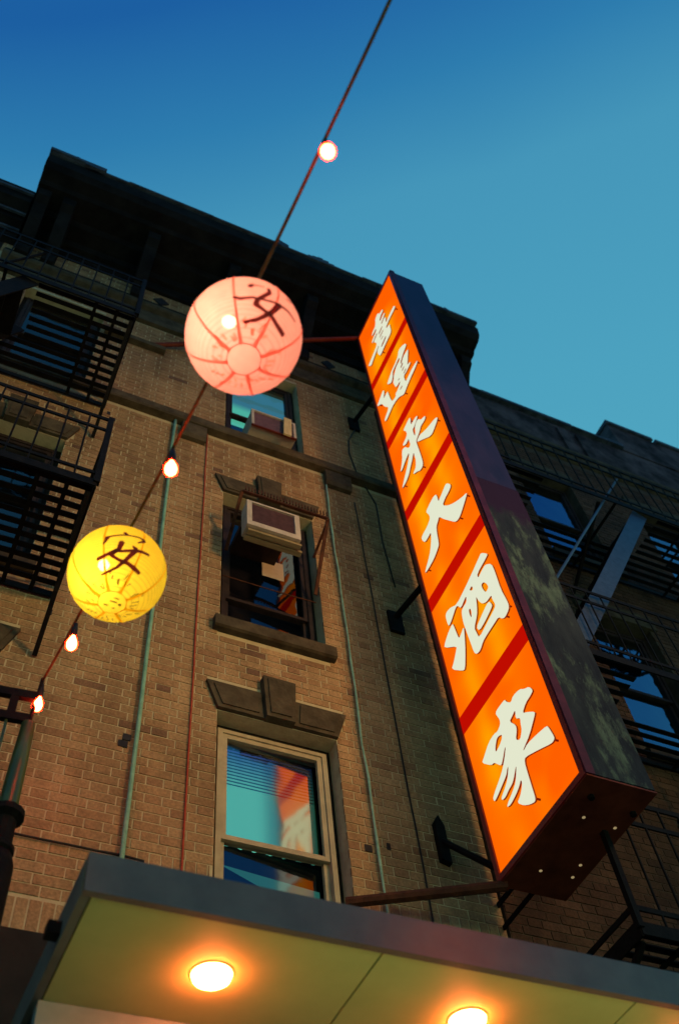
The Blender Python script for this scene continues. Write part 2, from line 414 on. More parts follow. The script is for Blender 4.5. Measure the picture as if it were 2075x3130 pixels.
# ------------------------------------------------------------------ geometry helpers
class MB:
    def __init__(self):
        self.v, self.f, self.t, self.mi = [], [], [], []
        self.cur = 0
    def face(self, idx, tint=0.5):
        self.f.append(tuple(idx)); self.t.append(tint); self.mi.append(self.cur)
    def box(self, x0, x1, y0, y1, z0, z1, tint=0.5, skip=''):
        b = len(self.v)
        self.v += [(x0, y0, z0), (x1, y0, z0), (x1, y1, z0), (x0, y1, z0), (x0, y0, z1), (x1, y0, z1), (x1, y1, z1), (x0, y1, z1)]
        fs = {'b': (3, 2, 1, 0), 't': (4, 5, 6, 7), 'f': (0, 1, 5, 4), 'r': (1, 2, 6, 5), 'k': (2, 3, 7, 6), 'l': (3, 0, 4, 7)}
        for k, q in fs.items():
            if k not in skip:
                self.face([b + i for i in q], tint)
        return self
    def obox(self, c, ax, ay, az, tint=0.5):
        """box about c with half-axis vectors"""
        c, ax, ay, az = Vector(c), Vector(ax), Vector(ay), Vector(az)
        b = len(self.v)
        for s in ((-1, -1, -1), (1, -1, -1), (1, 1, -1), (-1, 1, -1), (-1, -1, 1), (1, -1, 1), (1, 1, 1), (-1, 1, 1)):
            self.v.append(tuple(c + ax * s[0] + ay * s[1] + az * s[2]))
        for q in ((3, 2, 1, 0), (4, 5, 6, 7), (0, 1, 5, 4), (1, 2, 6, 5), (2, 3, 7, 6), (3, 0, 4, 7)):
            self.face([b + i for i in q], tint)
        return self
    def bar(self, p, q, w, h, up=(0, 0, 1)):
        """flat bar from p to q, w wide and h tall"""
        p, q = Vector(p), Vector(q)
        d = (q - p)
        s = d.cross(Vector(up))
        if s.length < 1e-6:
            s = d.cross(Vector((1, 0, 0)))
        s.normalize()
        u = s.cross(d).normalized()
        return self.obox((p + q) / 2, d / 2, s * w / 2, u * h / 2)
    def tube(self, pts, rr, n=8, cap=True):
        pts = [Vector(p) for p in pts]
        if not isinstance(rr, (list, tuple)):
            rr = [rr] * len(pts)
        b = len(self.v)
        d0 = (pts[1] - pts[0]).normalized()
        ref = Vector((0, 0, 1)) if abs(d0.z) < 0.9 else Vector((1, 0, 0))
        for i, p in enumerate(pts):
            a = pts[max(0, i - 1)]; c = pts[min(len(pts) - 1, i + 1)]
            d = (c - a).normalized()
            s = d.cross(ref).normalized(); u = s.cross(d)
            for k in range(n):
                g = 2 * math.pi * k / n
                self.v.append(tuple(p + (s * math.cos(g) + u * math.sin(g)) * rr[i]))
        for i in range(len(pts) - 1):
            for k in range(n):
                k2 = (k + 1) % n
                self.face((b + i * n + k, b + i * n + k2, b + (i + 1) * n + k2, b + (i + 1) * n + k))
        if cap:
            self.face([b + k for k in range(n)][::-1])
            e = b + (len(pts) - 1) * n
            self.face([e + k for k in range(n)])
        return self
    def lathe(self, c, prof, n=20):
        """prof: (radius, z) pairs turned about the vertical through c"""
        pts = [Vector((c[0], c[1], c[2] + z)) for r, z in prof]
        b = len(self.v)
        for (r, z), p in zip(prof, pts):
            for k in range(n):
                g = 2 * math.pi * k / n
                self.v.append((p.x + r * math.cos(g), p.y + r * math.sin(g), p.z))
        for i in range(len(prof) - 1):
            for k in range(n):
                k2 = (k + 1) % n
                self.face((b + i * n + k, b + i * n + k2, b + (i + 1) * n + k2, b + (i + 1) * n + k))
        return self
    def prism_x(self, poly, x0, x1):
        """polygon of (y, z) run along x"""
        b = len(self.v); n = len(poly)
        self.v += [(x0, y, z) for y, z in poly] + [(x1, y, z) for y, z in poly]
        for i in range(n):
            j = (i + 1) % n
            self.face((b + i, b + j, b + n + j, b + n + i))
        self.face([b + i for i in range(n)][::-1]); self.face([b + n + i for i in range(n)])
        return self
    def prism_y(self, poly, y0, y1):
        """polygon of (x, z) run along y"""
        b = len(self.v); n = len(poly)
        self.v += [(x, y0, z) for x, z in poly] + [(x, y1, z) for x, z in poly]
        for i in range(n):
            j = (i + 1) % n
            self.face((b + i, b + j, b + n + j, b + n + i))
        self.face([b + i for i in range(n)][::-1]); self.face([b + n + i for i in range(n)])
        return self
    def mesh(self, name, mats, origin=(0, 0, 0), smooth=False):
        ox, oy, oz = origin
        me = bpy.data.meshes.new(name)
        me.from_pydata([(x - ox, y - oy, z - oz) for x, y, z in self.v], [], self.f)
        bm = bmesh.new(); bm.from_mesh(me)
        lay = bm.faces.layers.float.new('tint')
        bm.faces.ensure_lookup_table()
        for i, fc in enumerate(bm.faces):
            fc[lay] = self.t[i]
            fc.material_index = self.mi[i]
            fc.smooth = smooth
        bmesh.ops.recalc_face_normals(bm, faces=bm.faces)
        bm.to_mesh(me); bm.free()
        for m in (mats if isinstance(mats, (list, tuple)) else [mats]):
            me.materials.append(m)
        return me

WL = {}
def link(name, data, loc=(0, 0, 0), parent=None):
    o = bpy.data.objects.new(name, data)
    COL.objects.link(o)
    WL[o.name] = Vector(loc)
    if parent is not None:
        o.parent = parent
        o.location = Vector(loc) - WL[parent.name]
    else:
        o.location = loc
    return o

def thing(name, label, cat, loc=(0, 0, 0), group=None):
    o = link(name, None, loc)
    o.empty_display_size = 0.2
    o['label'] = label; o['category'] = cat
    if group:
        o['group'] = group
    return o

def tag(o, label, cat, group=None):
    o['label'] = label; o['category'] = cat
    if group:
        o['group'] = group
    return o

def centre(mb):
    xs, ys, zs = zip(*mb.v)
    return ((min(xs) + max(xs)) / 2, (min(ys) + max(ys)) / 2, min(zs))

def part(name, mb, mat, parent=None, smooth=False, origin=None):
    c = origin or centre(mb)
    return link(name, mb.mesh(name, mat, c, smooth), c, parent)

def structure(name, mb, mat):
    o = part(name, mb, mat); o['kind'] = 'structure'; return o

def in_frame(p, margin=0.0):
    v = Vector(p) - CAMP
    z = v.dot(f_)
    if z <= 0:
        return None
    x = v.dot(r_) / z * 3000 / 2075 + 0.5
    y = (v.dot(d_) / z * 3000 + 1565) / 3130
    if -margin < x < 1 + margin and -margin < y < 1 + margin:
        return v.length
    return None

# ------------------------------------------------------------------ ground
structure('road', MB().box(-30, 40, -30, -5.6, -0.3, -0.13), M['asphalt'])
structure('sidewalk', MB().box(-30, 40, -5.4, 6, -0.3, 0.0), M['concrete'])
structure('kerb', MB().box(-30, 40, -5.6, -5.4, -0.3, 0.003), M['concrete'])

# ------------------------------------------------------------------ brickwork
CH, JT = 0.0677, 0.010
def lay_bricks(x0, x1, z0, z1, holes, phase=0.0):
    """Flemish bond rows cut around holes -> (xa, xb, za, zb)"""
    out = []
    per = 0.203 + 0.0985 + 2 * JT
    k = 0
    z = z0
    while z + CH <= z1 + 1e-6:
        za, zb = z, z + CH - JT
        cuts = sorted((h[0], h[1]) for h in holes if h[2] < zb and h[3] > za)
        x = x0 - per + (phase + (k % 2) * (per / 2)) % per
        s = True
        while x < x1:
            w = 0.203 if s else 0.0985
            segs = [(max(x, x0), min(x + w, x1))]
            for a, b in cuts:
                ns = []
                for p, q in segs:
                    if b <= p or a >= q:
                        ns.append((p, q))
                    else:
                        if p < a: ns.append((p, a))
                        if q > b: ns.append((b, q))
                segs = ns
            for p, q in segs:
                if q - p > 0.018:
                    out.append((p, q, za, zb))
            x += w + JT
            s = not s
        k += 1
        z += CH
    return out

def put_bricks(parent, bricks, mat, y=0.0, keep=lambda c: True, limit=300, tintf=None):
    """the nearest bricks in view are objects of their own, the rest one mesh"""
    scored = []
    for i, b in enumerate(bricks):
        c = ((b[0] + b[1]) / 2, y, (b[2] + b[3]) / 2)
        d = in_frame(c, -0.005)
        if d is not None and keep(c):
            scored.append((d - (b[1] - b[0]) * 6, i))
    scored.sort()
    single = set(i for _, i in scored[:limit])
    rest = MB()
    cache = {}
    for i, b in enumerate(bricks):
        t = random.random() if tintf is None else tintf(b)
        proud = -random.uniform(0.001, 0.005)
        if i in single:
            w, h = round(b[1] - b[0], 3), round(b[3] - b[2], 3)
            key = (w, h, int(t * 9))
            me = cache.get(key)
            if me is None:
                me = MB().box(-w / 2, w / 2, 0, 0.02, 0, h, (key[2] + 0.5) / 9, skip='k').mesh('brick', mat)
                cache[key] = me
            link('brick', me, ((b[0] + b[1]) / 2, y + proud, b[2]), parent)
        else:
            j = 0.0015
            rest.box(b[0] + random.uniform(-j, j), b[1] + random.uniform(-j, j), y + proud, y + 0.016, b[2] + random.uniform(-j, j), b[3] + random.uniform(-j, j), t, skip='k')
    o = part('brickwork', rest, mat, parent)
    o['kind'] = 'stuff'
    return o

def slab_with_holes(x0, x1, z0, z1, y0, y1, holes):
    mb = MB()
    xs = sorted(set([x0, x1] + [min(max(h[k], x0), x1) for h in holes for k in (0, 1)]))
    zs = sorted(set([z0, z1] + [min(max(h[k], z0), z1) for h in holes for k in (2, 3)]))
    for i in range(len(xs) - 1):
        run = None
        for j in range(len(zs) - 1):
            cx, cz = (xs[i] + xs[i + 1]) / 2, (zs[j] + zs[j + 1]) / 2
            solid = not any(h[0] < cx < h[1] and h[2] < cz < h[3] for h in holes)
            if solid:
                run = (run[0], zs[j + 1]) if run else (zs[j], zs[j + 1])
            if (not solid or j == len(zs) - 2) and run:
                mb.box(xs[i], xs[i + 1], y0, y1, run[0], run[1])
                run = None
    return mb

# ------------------------------------------------------------------ main building
house = thing('tenement_building', 'tall tan brick tenement under a black cornice with the orange sign on its front', 'building', (1.9, 0.2, 0))
BX0, BX1, BXB = -1.25, 4.93, 3.44
cols = [(-0.80, 0.08), (1.53, 2.41)]
levels = [(5.00, 6.49, 'low'), (7.46, 9.31, 'mid'), (10.44, 12.30, 'top')]
holes = [(a, b, z0, z1) for a, b in cols for z0, z1, k in levels]
wl_ = slab_with_holes(BX0, BXB, 3.3, 14.6, 0.0015, 0.30, holes)
wl_.box(BXB, BX1, 0.0015, 0.30, 12.42, 14.6)
part('wall', wl_, M['mortar'], house)
part('upper_storey_backing', MB().box(BX0, BXB, 0.75, 0.85, 0.0, 14.3), M['interior'], house)

bh = list(holes)
for a, b in cols:
    for z0, z1, k in levels:
        if k == 'low' and a > 3:
            continue
        bh.append((a - 0.02, b + 0.02, z0 - 0.16, z0 + 0.002))                  # sill
        if k != 'top':
            for k_ in range(5):                                                  # splayed lintel, course by course
                e_ = 0.087 * (k_ + 0.25) / 5
                bh.append((a - 0.003 - e_, b + 0.003 + e_, z1 + 0.05 * k_, z1 + 0.05 * (k_ + 1) - 0.001))
            bh.append(((a + b) / 2 - 0.124, (a + b) / 2 + 0.124, z1 + 0.2, z1 + 0.392))
bh.append((BX0, BX1, 10.30, 10.46))
bh.append((BX0, BX1, 12.42, 12.96))
bh.append((BX0, BX1, 13.75, 14.6))
bh.append((BXB, BX1 + 1, 4.0, 12.42))
bh.append((1.03, BXB, 5.0385, 5.2305))
bh.append((BX0, BX1, 4.615, 4.835))
bricks = lay_bricks(BX0, BX1, 4.835, 13.75, bh, 0.05)
for zz, xa, xb in ((4.618, BX0, 1.6), (5.0385, 1.03, 1.51), (5.0385, 2.44, BXB)):         # upright soldier bricks
    x = xa
    while x < xb:
        bricks.append((x, min(x + 0.058, xb), zz, zz + 0.193))
        x += 0.0677
def seen_brick(c):
    return not (c[2] < 5.15 and c[0] > 0.80) and not (c[0] > 3.0) and not (c[2] < 6.0 and c[0] < 0.2)
def house_tint(b):
    x, z = (b[0] + b[1]) / 2, b[2]
    dark_odds = 0.018
    if 1.72 < x < 2.22 and 6.93 < z < 7.3: dark_odds = 0.38                        # run-off under the middle sill
    if 0.62 < x < 0.98 and 8.62 < z < 8.86: dark_odds = 0.55                       # row of burnt bricks
    if x < 0.5 and z > 9.6: dark_odds = 0.2  # more dark bricks at the upper left
    if random.random() < dark_odds:
        return random.uniform(0.0, 0.14)
    return random.uniform(0.17, 1.0)
put_bricks(house, bricks, M['brick'], keep=seen_brick, tintf=house_tint)

# stone bands, corbels, mouldings
def trim(name, mb, mat='stone', parent=house):
    return part(name, mb, M[mat], parent)
trim('string_course', MB().prism_x([(0.01, 10.30), (-0.075, 10.31), (-0.085, 10.335), (-0.085, 10.43), (-0.06, 10.46), (0.01, 10.462)], -1.2, BXB))
for xa, xb in ((-1.2, -0.96), (1.075, 1.325), (2.60, 2.885)):
    trim('corbel', MB().prism_x([(0.01, 10.045), (-0.045, 10.05), (-0.065, 10.10), (-0.065, 10.298), (0.01, 10.298)], xa, xb))
trim('upper_band', MB().prism_x([(0.01, 12.43), (-0.05, 12.44), (-0.05, 12.56), (-0.02, 12.575), (-0.02, 12.80), (-0.07, 12.83), (-0.09, 12.86), (-0.09, 12.91), (0.01, 12.945)], -1.2, BX1))
trim('ledge', MB().prism_x([(0.01, 11.76), (-0.07, 11.77), (-0.08, 11.83), (-0.05, 11.86), (0.01, 11.862)], 0.12, 0.80))
for x in (0.66, 2.90):
    trim('anchor_plate', MB().prism_y([(x - 0.10, 13.27), (x, 13.15), (x + 0.10, 13.27), (x, 13.39)], -0.02, 0.002), 'plate')
for x, z, w in ((0.925, 6.015, 0.05), (0.90, 5.955, 0.06), (2.52, 5.58, 0.05), (2.68, 5.63, 0.025), (0.36, 10.02, 0.03), (0.40, 9.93, 0.05), (0.30, 6.98, 0.03)):
    trim('patch', MB().box(x, x + w, -0.010, 0.004, z, z + 0.05), 'plate')

# cornice
cor = part('cornice', MB().prism_x([(0.005, 13.72), (-0.10, 13.74), (-0.12, 13.86), (-0.30, 13.90), (-0.34, 13.98), (-0.62, 14.0), (-0.66, 14.06), (-0.80, 14.10), (-0.86, 14.18),
      (-0.885, 14.36), (-0.87, 14.44), (-0.80, 14.475), (0.005, 14.62)], -1.13, 4.90), M['cornice'], house)
part('frieze', MB().box(-1.20, 4.92, -0.06, 0.002, 12.97, 13.03).box(-1.20, 4.92, -0.045, 0.003, 13.50, 13.718), M['cornice'], cor)
cap = MB()
x = -1.14
while x < 4.86:                                                     # rolled seams of the cornice cap, uneven lengths
    L = min(random.uniform(0.5, 1.3), 4.90 - x)
    h = random.uniform(-0.012, 0.018)
    cap.box(x, x + L, -0.905 - random.uniform(0, 0.012), -0.76, 14.445 + h, 14.492 + h)
    x += L
cap.box(-1.142, -0.44, -0.935, -0.74, 14.46, 14.545).box(-0.70, -0.46, -0.94, -0.90, 14.39, 14.47)
cap.box(3.9, 4.895, -0.93, -0.74, 14.46, 14.53)
part('cap_flashing', cap, M['cornice_top'], cor)
for x in (-0.78, 1.92, 4.45):
    f = MB()
    f.obox((x, -0.84, 14.55), (0.055, 0.01, 0), (0, 0.07, 0), (0.008, 0, 0.075)).obox((x + 0.085, -0.86, 14.525), (0.035, 0.006, 0), (0, 0.05, 0), (0.004, 0, 0.05))
    part('seam_bracket', f, M['cornice_top'], cor)
bump = MB()
for i, (x, h) in enumerate(((2.36, 0.06), (2.43, 0.10), (2.51, 0.13), (2.59, 0.10), (2.67, 0.05), (2.75, 0.02))):
    bump.obox((x, -0.83, 14.47 + h / 2), (0.036, 0, 0), (0, 0.07, 0), (0, 0, h / 2 + 0.02))
part('bent_flashing', bump, M['cornice_top'], cor)
for x in (-1.02, -0.72, 0.35, 1.42, 2.49, 3.56, 4.42, 4.78):
    br = MB()
    w = 0.075
    br.prism_x([(0.0, 12.93), (-0.12, 12.95), (-0.15, 13.02), (-0.13, 13.2), (-0.22, 13.3), (-0.36, 13.5), (-0.47, 13.72), (-0.56, 13.80), (-0.58, 13.96), (-0.56, 13.985), (0.0, 13.985)], x - w, x + w)
    part('console_bracket', br, M['cornice'], cor)

# windows of the main building
def window(parent, x0, x1, z0, z1, kind, frame, glass, tilt=0.0, glass2=None, lintel=True, meet=None, sill=True):
    fx0, fx1 = x0 + 0.045, x1 - 0.04
    y0, y1 = 0.10, 0.19
    fz0, fz1 = z0 + 0.01, z1 - 0.055
    fr = MB()
    fr.box(fx0, fx0 + 0.035, y0, y1, fz0, fz1).box(fx1 - 0.035, fx1, y0, y1, fz0, fz1)
    fr.box(fx0 + 0.035, fx1 - 0.035, y0 + 0.001, y1, fz1 - 0.03, fz1).box(fx0 + 0.035, fx1 - 0.035, y0 + 0.001, y1, fz0, fz0 + 0.035)
    w = part('window', fr, M[frame], parent)
    fill = MB().box(x0 + 0.002, fx0 - 0.001, y0 + 0.03, y1, z0, z1).box(fx1 + 0.001, x1 - 0.002, y0 + 0.03, y1, z0, z1).box(fx0, fx1, y0 + 0.03, y1, fz1 + 0.001, z1)
    part('casing', fill, M['frame_brown'], w)
    zm = meet if meet else (z0 + z1) / 2
    gx0, gx1 = fx0 + 0.036, fx1 - 0.036
    def sash(za, zb, ya, name, glass):
        s = MB(); t = 0.035
        s.box(gx0, gx0 + t, ya, ya + 0.03, za, zb).box(gx1 - t, gx1, ya, ya + 0.03, za, zb)
        s.box(gx0 + t, gx1 - t, ya + 0.001, ya + 0.03, zb - t, zb).box(gx0 + t, gx1 - t, ya + 0.001, ya + 0.03, za, za + t)
        part(name, s, M[frame], w)
        cx, k = gx0 + t, math.tan(tilt)
        p = MB()
        b = 0
        ym = ya + 0.016
        p.v = [(gx0 + t, ym, za + t), (gx1 - t, ym + k * (gx1 - gx0 - 2 * t), za + t), (gx1 - t, ym + k * (gx1 - gx0 - 2 * t), zb - t), (gx0 + t, ym, zb - t)]
        p.face((0, 1, 2, 3))
        part('pane', p, M[glass], w)
    sash(zm - 0.02, fz1 - 0.031, y0 + 0.012, 'upper_sash', glass)
    sash(fz0 + 0.036, zm + 0.02, y0 + 0.044, 'lower_sash', glass2 or glass)
    if sill:
        part('sill', MB().prism_x([(0.09, z0 - 0.155), (-0.05, z0 - 0.15), (-0.07, z0 - 0.14), (-0.07, z0 - 0.03), (0.09, z0 - 0.001)], x0 - 0.055, x1 + 0.055), M['stone'], w)
    if lintel:
        cx = (x0 + x1) / 2
        zt, zb = z1 + 0.245, z1 + 0.005
        for s in (-1, 1):
            e0, e1 = (x0 - 0.003, x0 - 0.09) if s < 0 else (x1 + 0.003, x1 + 0.085)
            pl = [(cx + s * 0.108, zb), (e0, zb), (e1, zt), (cx + s * 0.128, zt)]
            li = MB().prism_y(pl, -0.030, 0.10)
            ip = [(cx + s * 0.15, zb + 0.03), (e0 - s * 0.03, zb + 0.03), (e1 - s * 0.05, zt - 0.03), (cx + s * 0.165, zt - 0.03)]
            li.prism_y(ip, -0.040, -0.031)
            part('lintel', li, M['stone'], w)
        ks = MB().prism_y([(cx - 0.105, zb - 0.004), (cx + 0.105, zb - 0.004), (cx + 0.125, zt + 0.15), (cx - 0.125, zt + 0.15)], -0.065, 0.10)
        ks.prism_y([(cx - 0.075, zb + 0.03), (cx + 0.075, zb + 0.03), (cx + 0.092, zt + 0.12), (cx - 0.092, zt + 0.12)], -0.075, -0.066)
        part('keystone', ks, M['stone'], w)
    return w

def glow_mat(name, c_top, c_bot, z0, z1, fade=None):
    m = bpy.data.materials.new(name)
    m.use_nodes = True
    nt = m.node_tree
    nt.nodes.clear()
    o = nt.nodes.new('ShaderNodeOutputMaterial')
    e = nt.nodes.new('ShaderNodeEmission')
    geo = nt.nodes.new('ShaderNodeNewGeometry')
    sep = nt.nodes.new('ShaderNodeSeparateXYZ')
    nt.links.new(geo.outputs['Position'], sep.inputs[0])
    mr = nt.nodes.new('ShaderNodeMapRange'); mr.inputs['From Min'].default_value = z0; mr.inputs['From Max'].default_value = z1
    nt.links.new(sep.outputs['Z'], mr.inputs['Value'])
    r = nt.nodes.new('ShaderNodeValToRGB')
    r.color_ramp.elements[0].color = (*c_bot, 1); r.color_ramp.elements[1].color = (*c_top, 1)
    nt.links.new(mr.outputs[0], r.inputs['Fac'])
    nt.links.new(r.outputs['Color'], e.inputs['Color'])
    if fade:                                              # painted glow weakens along x, with no lamp behind the curtain
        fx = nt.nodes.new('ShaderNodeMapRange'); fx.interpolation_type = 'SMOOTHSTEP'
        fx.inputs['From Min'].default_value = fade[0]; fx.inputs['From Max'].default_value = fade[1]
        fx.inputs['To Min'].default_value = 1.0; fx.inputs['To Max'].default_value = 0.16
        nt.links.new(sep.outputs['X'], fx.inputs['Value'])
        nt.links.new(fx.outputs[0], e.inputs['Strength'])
    nt.links.new(e.outputs[0], o.inputs['Surface'])
    return m
M['glow_low'] = glow_mat('teal_glow_sheet', (0.04, 0.10, 0.34), (0.15, 0.72, 0.50), 6.08, 6.38, (1.88, 2.10))  # sky reflection in the pane painted as a teal glowing sheet
M['glow_streak'] = emit_mat('teal_streak_glow', (0.05, 0.30, 0.24), 0.4)  # streak of reflected teal painted as a glowing strip
M['glow_top'] = glow_mat('teal_glow_upper', (0.04, 0.17, 0.22), (0.09, 0.50, 0.34), 11.62, 11.78)  # teal glow put into the sheet itself, brighter towards its foot
M['shade_slat'] = noise_mat('blind_slat', (0.05, 0.12, 0.16), (0.07, 0.16, 0.2), 8, 0.6)

def wavy_sheet(x0, x1, y, z0, z1, n=44):
    mb = MB()
    for i in range(n + 1):
        x = x0 + (x1 - x0) * i / n
        yy = y + 0.010 * math.sin(i * 0.95) + 0.004 * math.sin(i * 2.3)
        mb.v += [(x, yy, z0), (x, yy, z1)]
    for i in range(n):
        k = 2 * i
        mb.face((k, k + 2, k + 3, k + 1))
    return mb
for ci, (a, b) in enumerate(cols):
    for z0, z1, k in levels:
        if k == 'low' and a > 3:
            continue
        if k == 'low' and ci == 1:
            w = window(house, a, b, z0, z1, k, 'frame_beige', 'glass_film', tilt=0.085, meet=5.56, glass2='glass_dim')
            part('glow_sheet', wavy_sheet(1.66, 2.31, 0.235, 5.60, 6.40), M['glow_low'], w)
            part('teal_streak', MB().prism_y([(1.66, 5.455), (2.30, 5.40), (2.30, 5.28), (2.0, 5.32)], 0.235, 0.24), M['glow_streak'], w)
            zz = 6.38
            while zz > 6.05:
                part('blind_slat', MB().obox((1.98, 0.215, zz), (0.32, 0, 0), (0, 0.009, 0.004), (0, 0, 0.0008)), M['shade_slat'], w)
                zz -= 0.028
        elif k == 'mid' and ci == 1:
            w = window(house, a, b, z0, z1, k, 'frame_black', 'glass_dark', tilt=0.06, meet=7.92)
            part('notice', MB().box(1.94, 2.14, 0.118, 0.121, 8.37, 8.62), M['paper'], w)
        elif k == 'top' and ci == 1:
            w = window(house, a, b, z0, z1, k, 'frame_black', 'glass', lintel=False, meet=11.20, sill=False)
            part('glow_sheet', MB().box(1.58, 2.34, 0.25, 0.257, 11.22, 12.28), M['glow_top'], w)
        else:
            window(house, a, b, z0, z1, k, 'frame_black', 'glass_dark', lintel=(k != 'top'), sill=(k != 'top'))

# ------------------------------------------------------------------ air conditioners
ac = thing('air_conditioner', 'cream air conditioner jutting from the middle window on two boards', 'air conditioner', (1.87, -0.15, 8.30))
cs = MB(); t = 0.045
X0, X1, Y0, Y1, Z0, Z1 = 1.61, 2.085, -0.38, 0.13, 8.285, 8.655
cs.box(X0, X0 + t, Y0, Y0 + 0.03, Z0, Z1).box(X1 - t, X1, Y0, Y0 + 0.03, Z0, Z1).box(X0 + t, X1 - t, Y0, Y0 + 0.03, Z0, Z0 + 0.06).box(X0 + t, X1 - t, Y0, Y0 + 0.03, Z1 - 0.02, Z1)
cs.box(X0 + 0.004, X1 - 0.004, Y0 + 0.031, -0.24, Z0 + 0.004, Z1 - 0.004)
part('case', cs, M['ac_white'], ac)
part('grille', MB().box(X0 + t, X1 - t, Y0 + 0.018, Y0 + 0.029, Z0 + 0.06, Z1 - 0.02), M['ac_grille'], ac)
fin = MB()
zz = Z0 + 0.075
while zz < Z1 - 0.03:
    fin.box(X0 + t + 0.004, X1 - t - 0.004, Y0 + 0.010, Y0 + 0.0175, zz, zz + 0.006); zz += 0.016
o = part('fin', fin, M['ac_grille'], ac); o['kind'] = 'stuff'
part('shaded_rear', MB().box(X0 + 0.03, X1 - 0.03, -0.239, Y1, 8.56, Z1 - 0.02), M['frame_black'], ac)  # rear of the unit coloured dark for its shaded underside
for y, xa, xb in ((-0.325, 1.63, 2.10), (-0.262, 1.63, 2.13)):
    part('support_board', MB().box(xa, xb, y - 0.024, y + 0.024, 8.250, 8.278), M['board_wood'], ac)
gd = thing('window_guard', 'rusty slanted guard frame around the middle window air conditioner', 'window guard', (1.95, 0, 8.2))
for xw, zb in ((1.575, 8.10), (2.375, 8.10)):
    part('guard_bar', MB().bar((xw, 0.02, zb + (0.32 if xw < 2 else 0.07)), (xw, -0.36, 8.80), 0.03, 0.016), M['rust'], gd)
part('guard_bar', MB().bar((1.575, -0.36, 8.80), (2.375, -0.36, 8.80), 0.025, 0.02), M['rust'], gd)
for i in range(27):
    x = 1.60 + i * 0.029
    part('spike', MB().bar((x, -0.385, 8.80), (x, -0.385, 8.855), 0.012, 0.008), M['rust'], gd)
part('guard_bar', MB().bar((2.375, -0.02, 8.66), (2.375, -0.36, 8.78), 0.02, 0.016), M['rust'], gd)
for z in (8.10,):
    part('guard_wire', MB().tube([(1.56, 0.05, z), (2.0, 0.045, z - 0.01), (2.39, 0.05, z + 0.005)], 0.006, 5), M['rust'], gd)

ac2 = thing('air_conditioner', 'low air conditioner in the top window propped by a pale plank', 'air conditioner', (1.98, -0.1, 10.2))
X0, X1, Y0, Y1, Z0, Z1 = 1.745, 2.235, -0.20, 0.15, 10.47 - 0.0, 10.80
Z0, Z1 = 10.475, 10.80
t = 0.028
c2 = MB().box(X0, X0 + t, Y0, Y0 + 0.03, Z0, Z1).box(X1 - t, X1, Y0, Y0 + 0.03, Z0, Z1).box(X0 + 0.004, X1 - 0.004, Y0 + 0.031, Y1, Z0 + 0.002, Z1 - 0.004)
c2.box(X0 + t, X1 - t, Y0, Y0 + 0.03, Z1 - 0.02, Z1)
part('case', c2, M['ac_white'], ac2)
part('grille', MB().box(X0 + t, X1 - t, Y0 + 0.016, Y0 + 0.029, Z0, Z1 - 0.02), M['ac_grille'], ac2)
part('skirt', MB().box(X0, X1, Y0 - 0.002, Y0 + 0.02, Z0 - 0.018, Z0 - 0.001), M['cabinet_red'], ac2)
part('prop_plank', MB().bar((2.115, -0.235, 10.40), (2.135, -0.225, 10.79), 0.02, 0.085, (1, 0, 0)), M['wood'], ac2)

# ------------------------------------------------------------------ pipes and wall cables
def wiggle(x, z0, z1, y, n, amp):
    return [(x + random.uniform(-amp, amp), y, z0 + (z1 - z0) * i / n) for i in range(n + 1)]
tag(part('drain_pipe', MB().tube(wiggle(1.005, 4.7, 10.30, -0.035, 10, 0.004), 0.015, 8), M['green_pipe'], smooth=True), 'thick green pipe running down the wall behind the yellow lantern', 'pipe')
tag(part('conduit', MB().tube(wiggle(2.60, 4.7, 10.05, -0.025, 18, 0.008), [0.008 + 0.003 * (i % 2) for i in range(19)], 8), M['conduit'], smooth=True), 'thin pale green conduit down the wall right of the windows', 'pipe')
tag(part('red_wire', MB().tube(wiggle(1.345, 4.7, 10.28, -0.014, 16, 0.002), 0.006, 6), M['red_wire'], smooth=True), 'thin red wire running down the bricks left of the window column', 'wire')
tag(part('black_wire', MB().tube(wiggle(2.915, 4.9, 9.9, -0.014, 16, 0.006), 0.006, 6), M['black_wire'], smooth=True), 'thin black wire down the shaded bricks just left of the sign', 'wire')
sag = [(3.08, -0.03, 11.55), (2.98, -0.02, 11.25), (2.96, -0.015, 10.95), (3.0, -0.015, 10.6), (3.08, -0.015, 10.3), (3.16, -0.02, 10.0), (3.14, -0.02, 9.3), (3.17, -0.02, 8.6)]
tag(part('sign_cable', MB().tube(sag, 0.008, 6), M['black_wire'], smooth=True), 'slack black cable looping on the wall beside the top of the orange sign', 'cable')
lw = [(-0.3, -0.02, 5.16)] + [(-0.3 + 0.13 * i, -0.018, 5.165 + random.uniform(-.006, .006)) for i in range(1, 12)]
tag(part('low_cable', MB().tube(lw, 0.007, 6), M['black_wire'], smooth=True), 'thin dark cable across the lower bricks from the green pole to the canopy', 'cable')

# ------------------------------------------------------------------ the sign
sign = thing('vertical_sign', 'tall glowing orange vertical restaurant sign with white brush characters', 'sign', (3.3, -0.95, 5.1))
SX0, SX1, SY0, SY1, SZ0, SZ1 = 3.085, 3.53, -1.46, -0.505, 5.095, 13.20
cab = MB()
cab.box(SX0 + 0.03, SX1, SY0 + 0.004, SY1 - 0.004, SZ0 + 0.012, SZ1)
part('cabinet', cab, M['cabinet'], sign)
